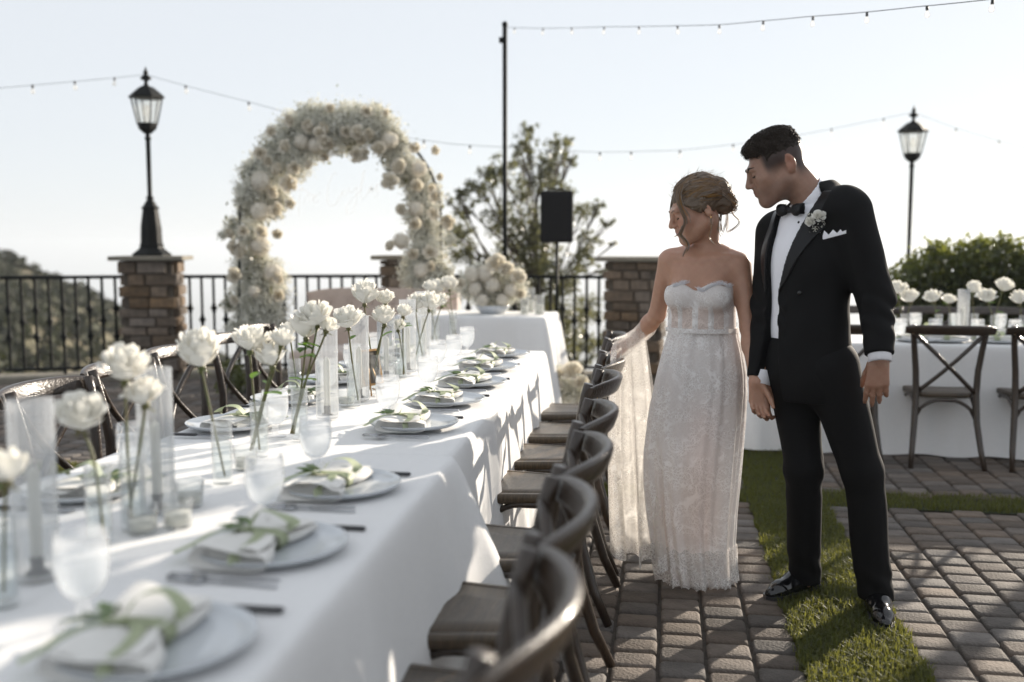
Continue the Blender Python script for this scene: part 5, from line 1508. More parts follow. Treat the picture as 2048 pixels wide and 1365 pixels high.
def hand_prims(w, d, n, s, curl, size=1.0, spread=1.0, thumb=(.55, .65, .35), tcurl=.5):
    """w wrist, d finger direction, n palm side, s thumb side; curl per joint in radians (one value or four)"""
    w = np.array(w, float); d, n = unit(d), unit(n); s = unit(np.array(s, float) - d * (np.dot(s, d))); n = unit(n - d * np.dot(n, d) - s * np.dot(n, s))
    L = .086 * size; P = []
    offs = np.array([.0275, .0095, -.0085, -.0255]) * size * spread; lens = np.array([.072, .080, .074, .058]) * size
    cu = [curl] * 4 if np.isscalar(curl) else curl
    for i in range(4):
        k = w + d * (L * (1.0, 1.03, .98, .9)[i]) + s * offs[i] - n * .004
        P.append((cone(w + s * offs[i] * .55, k, .0155 * size, .0115 * size), .014))
        a = cu[i] * .75; p = k; fan = (offs[i] / L) * .25
        dirn = lambda ang: d * cos(ang) + n * sin(ang) + s * fan
        for j, (fr, ra, rb) in enumerate(((.45, .0098, .0088), (.31, .0088, .008), (.24, .008, .0064))):
            q = p + unit(dirn(a)) * lens[i] * fr; P.append((cone(p, q, ra * size, rb * size), .004)); p = q; a += cu[i]
    k = w + d * .022 * size + s * .026 * size + n * .008
    P.append((cone(w + s * .012 * size, k, .016 * size, .0135 * size), .014))
    td = unit(d * thumb[0] + s * thumb[1] + n * thumb[2]); p = k
    for j, (ln, ra, rb) in enumerate(((.040, .0135, .0112), (.031, .0112, .0098), (.025, .0098, .0075))):
        q = p + td * ln * size; P.append((cone(p, q, ra * size, rb * size), .006)); p = q
        td = unit(td + (d * .5 - s * .7 + n * .2) * tcurl * .5)
    return P
def colored(o, cols):
    at = o.data.color_attributes.new('tint', 'FLOAT_COLOR', 'POINT')
    c = np.ones((len(o.data.vertices), 4), np.float32); c[:, :3] = cols; at.data.foreach_set('color', c.ravel())
def smoothstep(a, b, x): t = np.clip((x - a) / (b - a), 0, 1); return t * t * (3 - 2 * t)
def person_frame(px, py, d=None):
    g = atz(px, py, 0); bearing = atan2(g.x, g.y); return g, -bearing
mat('skin', (0.29, 0.168, 0.118), 0.45, var=0.12, vscale=40, bump=0.06, bscale=300, sss=0.22, attr='tint', spec=0.4)
mat('skin_bride', (0.40, 0.222, 0.15), 0.42, var=0.1, vscale=40, bump=0.05, bscale=300, sss=0.25, attr='tint', spec=0.45)
mat('dark_hair', (0.019, 0.013, 0.009), 0.55, spec=0.22)
mat('blond_hair', (0.25, 0.172, 0.108), 0.38, objrand=0.0, island=0.55, spec=0.6, trans=0.25, tcol=(0.45, 0.30, 0.17))
mat('blond_base', (0.13, 0.09, 0.058), 0.5, var=0.4, vscale=30, stretch=(1, 6, 1))
mat('suit', (0.0045, 0.0045, 0.005), 0.8, bump=0.08, bscale=500, spec=0.2)
mat('satin', (0.006, 0.006, 0.007), 0.38, spec=0.28)
mat('shirt', (0.80, 0.80, 0.84), 0.8, bump=0.08, bscale=300)
mat('patent', (0.006, 0.006, 0.007), 0.13, spec=0.6)
mat('gold', (0.75, 0.52, 0.25), 0.2, metal=1.0)
mat('button_black', (0.008, 0.008, 0.008), 0.25)
mat('brow', (0.02, 0.013, 0.009), 0.7)
mat('eye_white', (0.7, 0.68, 0.66), 0.2); mat('iris', (0.02, 0.012, 0.008), 0.15)
def n3(x, y, z, f, p): return np.sin(x * f + p) * np.sin(y * f * 1.13 + 2 * p + 1) * np.sin(z * f * .91 + 3 * p)

# ------------------------------------------------------------------ the groom
gp_, grot = person_frame(1640, 1215)
groom = thing('person', 'man in black tuxedo with bow tie, boutonniere and patent shoes, looking down at the bride', 'person', gp_, grot)
def G(px, py, y=0.0):  # picture point to his local frame at local depth y (layout only)
    k = 3.79 + y
    return np.array([(px - 1640) / FPX * k, y, CAM_H - (py - 490) / FPX * k])
YT = radians(42)
TR = (rotz3(-YT), np.array([-.088, .03, 0.0]), 1.0)   # torso frame: x his left, y back
def tw(x, y, z): return TR[0] @ np.array([x, y, z]) + TR[1]
# --- skin: one continuous body
HF = unit((-.955, -.20, -.45)); HR = frame_fwd(HF, roll=.0); HC = np.array([-.208, .015, 1.667]); HS = 1.06
HT = (HR, HC, HS)
GB = Field((-.46, -.34, -.02), (.36, .42, 1.86), .0042)
neckb = tw(0.01, .03, 1.535)
for prim, k, m in head_prims(): GB.op(prim, max(k, .0001) * HS, m, HT)
GB.op(cone(neckb, HC + HR @ np.array([0, .038, -.040]) * HS, .066, .065), .03)
GB.op(cone(tw(0, .03, 1.46), tw(0, .045, 1.52), .07, .06), .04)
for prim in (ell((0, 0, 1.30), (.16, .10, .19)), ell((0, 0, 1.08), (.14, .095, .2)), ell((0, .0, .92), (.155, .105, .13)), cone((-.15, .01, 1.43), (.15, .01, 1.49), .055, .055)): GB.op(prim, .06, 'u', TR)
lsh, rsh = tw(.190, .01, 1.495), tw(-.165, .01, 1.425)
lel, rel = G(1724, 590, -.10), G(1526, 610, .10)
lwr, rwr = G(1736, 708, -.19), G(1512, 762, .01)
for a, b, c in ((lsh, lel, lwr), (rsh, rel, rwr)):
    GB.op(cone(a, b, .05, .042), .03); GB.op(cone(b, c, .041, .027), .02)
# left hand hangs in front of the thigh, knuckles to the camera
for prim, k in hand_prims(lwr + np.array([0, 0, -.005]), (-.06, -.03, -1), (.12, 1, .1), (-1, .1, 0), [.28, .30, .34, .42], 1.06, 1.05, (.8, .35, .55), .25): GB.op(prim, k)
# right hand wraps the bride's fingers
for prim, k in hand_prims(rwr + np.array([0, 0, -.01]), (.05, -.12, -1), (.15, .9, .0), (.95, -.25, .1), [.62, .66, .70, .72], 1.05, 1.0, (.75, .25, .65), .4): GB.op(prim, k)
hips = {}
rk, lk = G(1601, 930, .03), G(1711, 930, -.03); ra_, la_ = G(1607, 1128, .16), G(1745, 1165, .04)
rh, lh = tw(-.070, .01, .93), tw(.125, .01, .93)
for a, b, c in ((rh, rk, ra_), (lh, lk, la_)):
    GB.op(cone(a, b, .072, .05), .04); GB.op(cone(b, c, .048, .034), .02)
    GB.op(cone(c, (c[0], c[1], .05), .034, .036), .02)
V, F = GB.mesh(1)
gb = np_obj('body', V, F, MATS['skin'], groom, smooth=True)
Lh = ((V - HC) @ HR) / HS
tint = np.ones((len(V), 3))
ishead = (np.abs(Lh) < .16).all(1) & (Lh[:, 2] > -.13)
lip = np.exp(-((Lh[:, 0] / .020) ** 4 + ((Lh[:, 2] + .0567) / .0095) ** 2)) * (Lh[:, 1] < -.078) * ishead
tint = tint * (1 - lip[:, None] * np.array([.12, .34, .30]))
beard = ishead * smoothstep(-.030, -.060, Lh[:, 2]) * smoothstep(.05, .0, Lh[:, 1]) * .28 * (1 - lip)
tint = tint * (1 - beard[:, None] * np.array([.8, .75, .65]))
# faded sides of the haircut
side = ishead * smoothstep(-.032, .02, Lh[:, 2] + .25 * np.maximum(Lh[:, 1] - .03, 0)) * smoothstep(-.052, -.032, Lh[:, 1]) * (np.sqrt((Lh[:, 0] / .0755) ** 2) < 1.02)
back = ishead * smoothstep(.04, .07, Lh[:, 1]) * smoothstep(-.085, -.02, Lh[:, 2])
fade = np.clip(np.maximum(side, back), 0, 1) * (np.abs(Lh[:, 0]) < .0775)
tint = tint * (1 - fade[:, None] * np.array([.86, .86, .84]))
warm = np.exp(-(((np.abs(Lh[:, 0]) - .08) / .02) ** 2 + ((Lh[:, 1] - .04) / .03) ** 2 + ((Lh[:, 2]) / .04) ** 2)) * ishead
blot = .05 * n3(V[:, 0], V[:, 1], V[:, 2], 150, .7) + .04 * n3(V[:, 0], V[:, 1], V[:, 2], 330, 2.1)
tint = tint * (1 + blot[:, None] * np.array([.6, 1.2, 1.2]))
tint = tint * (1 + warm[:, None] * np.array([.12, -.08, -.12]))
hands = ((V[:, 2] < .96) & (V[:, 2] > .6))
tint[hands] *= np.array([1.0, .93, .88])
colored(gb, np.clip(tint, 0, 1.3))
def hp(x, y, z): return HC + HR @ (np.array([x, y, z]) * HS)
def skin_y(fld, fn, x, z):
    for y in np.linspace(-.13, -.02, 111):
        q = np.round((fn(x, y, z) - fld.lo) / fld.h).astype(int)
        if fld.F[tuple(q)] < 0: return y
    return -.08
# brows, lashes, eyes
for s in (-1, 1):
    mb = MB(); mb.tube([hp(s * (.012 + .036 * f), skin_y(GB, hp, s * (.012 + .036 * f), .0245 + .009 * sin(pi * f * .75)) + .001, .0245 + .009 * sin(pi * f * .75)) for f in np.linspace(0, 1, 9)], [.003, .0055, .0062, .0062, .006, .0052, .0044, .003, .001], 6, True, .7); mb.build('eyebrow', MATS['brow'], groom)
    mb = MB(); mb.tube([hp(s * (.019 + .025 * f), skin_y(GB, hp, s * (.019 + .025 * f), .0028 - .0035 * sin(pi * f) + .001 * f), .0028 - .0035 * sin(pi * f) + .001 * f) for f in np.linspace(0, 1, 8)], [.0012, .0024, .0028, .003, .0032, .0032, .0026, .001], 5); mb.build('eyelashes', MATS['brow'], groom)
# --- hair: short curly top
HFld = Field(HC - .17, HC + .17, .0036)
HFld.op(ell((0, .018, .040), (.0775, .0985, .0885)), .0, 'u', HT)
HFld.op(ell((0, -.028, .094), (.060, .052, .029)), .03, 'u', HT)
HFld.op(ell((0, .03, .096), (.062, .07, .032)), .03, 'u', HT)
def cutface(F, X, Y, Z):
    x, y, z = X - HC[0], Y - HC[1], Z - HC[2]
    lx, ly, lz = [(HR[0, i] * x + HR[1, i] * y + HR[2, i] * z) / HS for i in range(3)]
    hairline = .064 + .010 * np.cos(lx * 40) - .0 * ly
    side_z = np.where(ly < -.030, hairline, np.where(ly < .06, .040 - .35 * np.maximum(0, .0 - ly), .012))
    front = np.maximum(side_z - lz, np.where(ly < -.055, -.094 - ly + .0 * lz, -1))
    temple = np.where((np.abs(lx) > .052) & (ly < -.030), .058 - lz + (-.03 - ly) * .6, -1)
    F = F + .011 * HS * np.clip((.058 - lz) / .045, 0, 1) * (ly > -.02)
    d = np.maximum(F, front * HS * .8); d = np.maximum(d, temple * HS * .8)
    return d + .0034 * n3(X, Y, Z, 215, .3) + .003 * n3(X, Y, Z, 340, 1.7)
HFld.whole(cutface)
V, F = HFld.mesh(1)
hair = np_obj('hair', V, F, MATS['dark_hair'], groom, smooth=True)
rgh = random.Random(5); mb = MB()
Nv = len(V); Lv = ((V - HC) @ HR) / HS
cand = np.where((Lv[:, 2] > .055) | ((Lv[:, 2] > .045) & (Lv[:, 1] < -.03)))[0]
for k in range(1500):
    i = cand[rgh.randrange(len(cand))]; p = Vector(V[i]); l = Lv[i]
    nrm = Vector(HR @ unit((l[0] / .0775 ** 2, (l[1] - .018) / .0985 ** 2, (l[2] - .04) / .0885 ** 2)))
    t1 = nrm.orthogonal().normalized(); t1 = Matrix.Rotation(rgh.uniform(0, 6.3), 3, nrm) @ t1; t2 = nrm.cross(t1)
    R0 = rgh.uniform(.0035, .0075); ph = rgh.uniform(0, 6); turns = rgh.uniform(.6, 1.2)
    pts = []
    for q in range(8):
        f = q / 7; a = ph + f * 2 * pi * turns
        pts.append(p - nrm * .004 + nrm * (.013 * f * (1 - .35 * f)) + (t1 * cos(a) + t2 * sin(a)) * R0 * (.3 + .7 * f) + t1 * .006 * f)
    mb.tube(pts, [.0011] * 6 + [.0008, .0004], 4, False)
mb.build('curls', MATS['dark_hair'], groom)

# --- shirt, collar
SHp = [ell((0, 0, 1.30), (.168, .112, .2)), ell((0, -.002, 1.08), (.150, .106, .22)), cone((-.14, .01, 1.44), (.14, .01, 1.50), .052, .052), cone((0, .02, 1.47), (0, .035, 1.53), .09, .075)]
JF = (( -.42, -.36, .72), (.36, .36, 1.66))
SF = Field((-.30, -.26, .92), (.28, .30, 1.62), .0045)
for prim in SHp: SF.op(prim, .05, 'u', TR)
SF.whole(lambda F, X, Y, Z: np.maximum(F, .99 - Z))
V, F = SF.mesh(1)
np_obj('shirt', V, F, MATS['shirt'], groom, smooth=True)
nax = (HC + HR @ np.array([0, .028, -.045]) * HS) - neckb
nd = unit(nax)
c0, c1 = neckb + nd * -.050, neckb + nd * .060
CF = Field(neckb - .15, neckb + .15, .0036)
CF.op(cone(c0, c1, .0930, .0735), .0)
def collar(F, X, Y, Z):
    t = (X - c0[0]) * nd[0] + (Y - c0[1]) * nd[1] + (Z - c0[2]) * nd[2]
    px, py, pz = X - c0[0] - t * nd[0], Y - c0[1] - t * nd[1], Z - c0[2] - t * nd[2]
    fr = TR[0] @ np.array([0, -1, 0]); side = TR[0] @ np.array([1, 0, 0])
    fx = px * fr[0] + py * fr[1] + pz * fr[2]; sx_ = px * side[0] + py * side[1]
    rr = np.sqrt(px ** 2 + py ** 2 + pz ** 2)
    shell = np.maximum(F, (.0885 - .0190 * np.clip(t / .11, 0, 1)) - rr)
    topc = t - (.103 - .012 * np.clip(fx / .07, -1, 1)); bot = -.012 - t
    gap = np.where(fx > 0, .004 + .30 * np.maximum(t - .045, 0) - np.abs(sx_), -1)
    return np.maximum(np.maximum(shell, np.maximum(topc, bot)), gap)
CF.whole(collar)
V, F = CF.mesh(1); np_obj('collar', V, F, MATS['shirt'], groom, smooth=True)
# --- jacket
JK = Field(*JF, .0046)
for prim in (ell((0, .002, 1.30), (.196, .136, .215)), ell((0, -.002, 1.08), (.188, .134, .24)), ell((0, .004, .90), (.202, .145, .22)), cone((-.158, .012, 1.445), (.172, .012, 1.52), .062, .064), cone((.03, .05, 1.565), (.13, .03, 1.54), .050, .050), cone((0, .03, 1.47), (0.01, .05, 1.545), .112, .080)): JK.op(prim, .05, 'u', TR)
for sgn, sh, el, wr in ((1, lsh, lel, lwr), (-1, rsh, rel, rwr)):
    JK.op(cone(sh, el, .078, .067), .04); JK.op(cone(el, wr + (el - wr) * .02 + (0, 0, .012), .062, .050), .02)
def jk(F, X, Y, Z):
    # folds at the elbow and a little drag in the cloth
    F = F + .0045 * np.sin(Z * 80 + X * 40 + 1.5 * np.sin(Y * 40)) * np.exp(-((Z - 1.14) / .09) ** 2) * (np.abs(X + .02) > .13) + .0022 * n3(X, Y, Z, 34, .8)
    x, y = X - TR[1][0], Y - TR[1][1]
    lx = TR[0][0, 0] * x + TR[0][1, 0] * y; ly = TR[0][0, 1] * x + TR[0][1, 1] * y
    F = np.maximum(F, .80 - Z)
    xr = np.interp(Z, [.78, 1.0, 1.12, 1.2, 1.36, 1.45, 1.56, 1.7], [.028, .004, -.006, -.010, .036, .058, .092, .12])
    xl = np.interp(Z, [.78, 1.0, 1.2, 1.4, 1.48, 1.56, 1.7], [-.085, -.082, -.082, -.082, -.086, -.095, -.12])
    V_ = np.maximum(np.maximum(lx - xr, xl - lx) * .8, ly + .015)
    neck = np.sqrt((X - neckb[0] - nd[0] * (Z - neckb[2]) / nd[2]) ** 2 + (Y - neckb[1] - nd[1] * (Z - neckb[2]) / nd[2]) ** 2) - .087
    neck = np.maximum(neck, 1.48 - Z)
    F = np.maximum(F, -V_); F = np.maximum(F, -neck)
    cap = (Z - 1.60 - .15 * ly - .2 * lx)
    # sleeves end at the cuff
    for el, wr in ((lel, lwr), (rel, rwr)):
        ax = unit(wr - el); t = (X - wr[0]) * ax[0] + (Y - wr[1]) * ax[1] + (Z - wr[2]) * ax[2]
        rr = np.sqrt((X - wr[0]) ** 2 + (Y - wr[1]) ** 2 + (Z - wr[2]) ** 2)
        F = np.where(rr < .085, np.maximum(F, t + .012), F)
    return np.maximum(F, cap)
JK.whole(jk)
V, F = JK.mesh(1); np_obj('jacket', V, F, MATS['suit'], groom, smooth=True)
# satin lapels: bands lying on the jacket along the opening
LP = Field((-.32, -.33, 1.15), (.25, .2, 1.58), .0045)
for prim in (ell((0, .002, 1.30), (.199, .139, .218)), ell((0, -.002, 1.08), (.191, .137, .243)), cone((-.158, .012, 1.445), (.172, .012, 1.52), .065, .067), cone((.03, .05, 1.565), (.13, .03, 1.54), .053, .053), cone((0, .03, 1.47), (0.01, .05, 1.545), .115, .083)): LP.op(prim, .05, 'u', TR)
def lapel(F, X, Y, Z):
    x, y = X - TR[1][0], Y - TR[1][1]
    lx = TR[0][0, 0] * x + TR[0][1, 0] * y; ly = TR[0][0, 1] * x + TR[0][1, 1] * y
    shell = np.maximum(F - .0025, -(F + .005))
    xr = np.interp(Z, [1.2, 1.36, 1.45, 1.56, 1.7], [-.008, .038, .060, .094, .12]); xl = np.interp(Z, [1.2, 1.4, 1.48, 1.56], [-.084, -.084, -.088, -.097])
    wd = np.interp(Z, [1.2, 1.25, 1.36, 1.44, 1.5, 1.58], [.004, .028, .058, .078, .07, .05])
    bandL = np.maximum(xr - lx, lx - xr - wd); bandR = np.maximum(lx - xl, xl - wd - lx)
    b = np.minimum(bandL, bandR)
    return np.maximum(np.maximum(shell, b), np.maximum(ly + .01, np.maximum(1.2 - Z, Z - 1.575)))
LP.whole(lapel)
V, F = LP.mesh(1); np_obj('lapels', V, F, MATS['satin'], groom, smooth=True)
# --- trousers
TP = Field((-.30, -.26, .02), (.34, .36, 1.06), .0048)
for prim in (ell((0, .004, .93), (.166, .120, .14)),): TP.op(prim, .03, 'u', TR)
TP.op(cone(tw(0, 0, .93), tw(0, 0, 1.03), .118, .115), .05)
for a, b, c, w in ((rh, rk, ra_, 1.0), (lh, lk, la_, 1.05)):
    TP.op(cone(a, b, .099 * w, .070 * w), .05); TP.op(cone(b, c + np.array([0.004, .01, -.07]), .069 * w, .062 * w), .03)
def trs(F, X, Y, Z):
    F = F + .0022 * np.sin(Z * 70 + X * 45 + Y * 30) * (np.exp(-((Z - .50) / .09) ** 2) * (Y > 0) + 1.5 * np.exp(-((Z - .13) / .05) ** 2)) + .004 * n3(X, Y, Z, 17, .4)
    F = np.maximum(F, np.where(X < .06, .040 - Z, .045 - Z)); return np.maximum(F, Z - 1.03)
TP.whole(trs)
V, F = TP.mesh(1); np_obj('trousers', V, F, MATS['suit'], groom, smooth=True)
# --- cuffs, buttons, bow tie, ring
for el, wr in ((lel, lwr), (rel, rwr)):
    ax = unit(wr - el); mb = MB(); a_ = wr - ax * .04; b_ = wr + ax * .014
    mb.tube([a_, b_, b_, a_], [.040, .040, .036, .036], 20, False); mb.build('cuff', MATS['shirt'], groom)
for py in (447, 489, 535):
    q = G(1577, py); x_ = q[0] + .005; z_ = q[2]; y_ = SF.front(x_, z_)
    mb = MB(); mb.ball((x_, y_ - .002, z_), .0055, 10, 6, (1, .6, 1)); mb.build('shirt_stud', MATS['button_black'], groom)
q = G(1573, 584, -.10); y_ = JK.front(q[0] + .02, q[2]); mb = MB(); mb.ball((q[0] + .02, y_ - .003, q[2]), .009, 10, 6, (1, .6, 1)); mb.build('button', MATS['button_black'], groom)
bc = tw(0.0, -.084, 1.508) + np.array([-.004, 0, 0]); bx = TR[0] @ np.array([1, 0, 0]); by = TR[0] @ np.array([0, -1, 0])
BT = Field(bc - .10, bc + .10, .0032); BR = np.stack([bx, -by, np.array([0, 0, 1.0])], 1)
BTT = (BR, bc, 1.0)
for s in (-1, 1):
    BT.op(cone((s * .010, 0, 0), (s * .056, .008, .004), .009, .021), .004, 'u', BTT); BT.op(ell((s * .036, -.004, 0), (.028, .011, .024)), .008, 'u', BTT)
BT.op(ell((0, -.006, 0), (.0105, .011, .0125)), .003, 'u', BTT)
def btc(F, X, Y, Z):
    x, y, z = X - bc[0], Y - bc[1], Z - bc[2]; lx = BR[0, 0] * x + BR[1, 0] * y; ly = BR[0, 1] * x + BR[1, 1] * y
    return np.maximum(np.maximum(F, np.abs(lx) - .060), np.abs(ly) - .014) + .0018 * np.sin(lx * 160) * np.sin(z * 260)
BT.whole(btc); V, F = BT.mesh(1); np_obj('bow_tie', V, F, MATS['satin'], groom, smooth=True)
# ring on the left ring finger
rk0 = lwr + np.array([0, 0, -.005]) + unit((-.06, -.03, -1)) * .107 + np.array([-1, .1, 0]) * (-.0095)
mb = MB(); mb.lathe([(.0105, -.0025), (.0118, -.0025), (.0118, .0025), (.0105, .0025)], 18, tuple(rk0 + np.array([0, .004, 0]))); mb.build('ring', MATS['gold'], groom)
# --- boutonniere and pocket square
def on_jacket(px, py, out=.004):
    q = G(px, py, -.14)
    for _ in range(3):
        y_ = JK.front(q[0], q[2]); q = G(px, py, y_)
    return Vector((q[0], y_ - out, q[2]))
b0 = on_jacket(1612, 447, .012)
bt_ = thing('boutonniere', 'small white rose boutonniere with baby\'s breath pinned to the black lapel', 'boutonniere', Vector(gp_) + Matrix.Rotation(grot, 3, 'Z') @ b0, grot)
inst('rose', bloom_me[1], bt_, (.006, -.010, .016), face_rot((.1, -1, .5), .4), .042); inst('rose', bloom_me[3], bt_, (-.018, -.008, .0), face_rot((-.4, -1, .3), 2), .036)
breath('babys_breath', [((0, -.004, -.022), .022), ((-.024, -.002, .024), .014), ((.026, -.004, -.006), .012)], 900, bt_, 5, .0042, .5)
mb = MB()
for k in range(5): mb.tube([(.004 - .002 * k, 0, -.02), (-.012 - .002 * k, -.004, -.07)], .002, 5)
mb.build('stem', MATS['breath_stem'], bt_)
p0 = on_jacket(1624, 477, .002); p1 = on_jacket(1667, 465, .002)
mb = MB()
e = (p1 - p0); upv = Vector((0, 0, 1)); outv = Vector((-.1, -1, 0)) * .004
mb.add([p0 + upv * -.006, p1 + upv * -.006, p1 + upv * .006 + outv, p0.lerp(p1, .84) + upv * .004 + outv, p0.lerp(p1, .76) + upv * .014 + outv, p0.lerp(p1, .62) + upv * .004 + outv, p0.lerp(p1, .44) + upv * .020 + outv, p0.lerp(p1, .26) + upv * .006 + outv, p0.lerp(p1, .06) + upv * .026 + outv, p0 + upv * .008 + outv], [(0, 1, 2, 3), (0, 3, 4, 5), (0, 5, 6, 7), (0, 7, 8, 9)])
mb.add([Vector(q) + Vector((.0, .004, 0)) for q in mb.v], [(3, 2, 1, 0), (5, 4, 3, 0), (7, 6, 5, 0), (9, 8, 7, 0)])
mb.build('pocket_square', MATS['shirt'], groom, False)
# --- shoes
def shoe(an, toe_dir, L_=.20):
    t = np.array([toe_dir[0], toe_dir[1], 0.0]); t = t / np.linalg.norm(t); sd = np.array([-t[1], t[0], 0]); a0 = np.array([an[0], an[1], 0.0])
    S = Field(a0 + np.array([-.28, -.28, -.004]), a0 + np.array([.28, .28, .17]), .004)
    S.op(cone(a0 - t * .045 + (0, 0, .040), a0 + t * .06 + (0, 0, .045), .036, .040), .02)
    S.op(cone(a0 + (0, 0, .05), a0 - t * .01 + (0, 0, .105), .042, .040), .03)
    S.op(cone(a0 + t * .06 + (0, 0, .038), a0 + t * (L_ - .045) + (0, 0, .026), .042, .037), .03)
    S.op(cone(a0 + t * (L_ - .045) + (0, 0, .024), a0 + t * L_ + (0, 0, .020), .036, .024), .02)
    S.whole(lambda F, X, Y, Z: np.maximum(F, .012 - Z))
    V, F = S.mesh(1); o = np_obj('shoe', V, F, MATS['patent'], groom, smooth=True)
    mb = MB()
    def sole(u, v):
        s_ = -.082 + (L_ + .108) * u; w = .036 + .010 * exp(-((s_ - .12) / .07) ** 2) - .004 * exp(-((s_ - .03) / .04) ** 2)
        w *= sqrt(max(0, 1 - max(0, (abs(u - .5) - .36) / .14) ** 2)) + .02
        return a0 + t * s_ + sd * w * (2 * v - 1)
    prof = [sole(u, 0) for u in np.linspace(0, 1, 22)] + [sole(u, 1) for u in np.linspace(1, 0, 22)]
    n = len(prof); mb.add([(p[0], p[1], .001) for p in prof] + [(p[0], p[1], .015) for p in prof], [tuple(range(n - 1, -1, -1)), tuple(range(n, 2 * n))] + [(i, (i + 1) % n, n + (i + 1) % n, n + i) for i in range(n)])
    mb.build('sole', MATS['dark_handle'], o, False)
    mb = MB()
    for k in range(4):
        c_ = a0 + t * (.035 + .018 * k) + np.array([0, 0, .092 - .008 * k]); mb.tube([c_ - sd * .018, c_ + np.array([0, 0, .004]), c_ + sd * .018], .0022, 5)
    c_ = a0 + t * .03 + np.array([0, 0, .098])
    for s in (-1, 1): mb.tube([c_, c_ + sd * s * .03 + np.array([0, 0, .012]), c_ + sd * s * .045 + t * .012 + np.array([0, 0, -.006])], .0016, 5)
    mb.build('laces', MATS['satin'], o)
shoe(ra_ + np.array([.005, .035, 0]), (-.62, -.78)); shoe(la_ + np.array([.0, .005, 0]), (.12, -1))
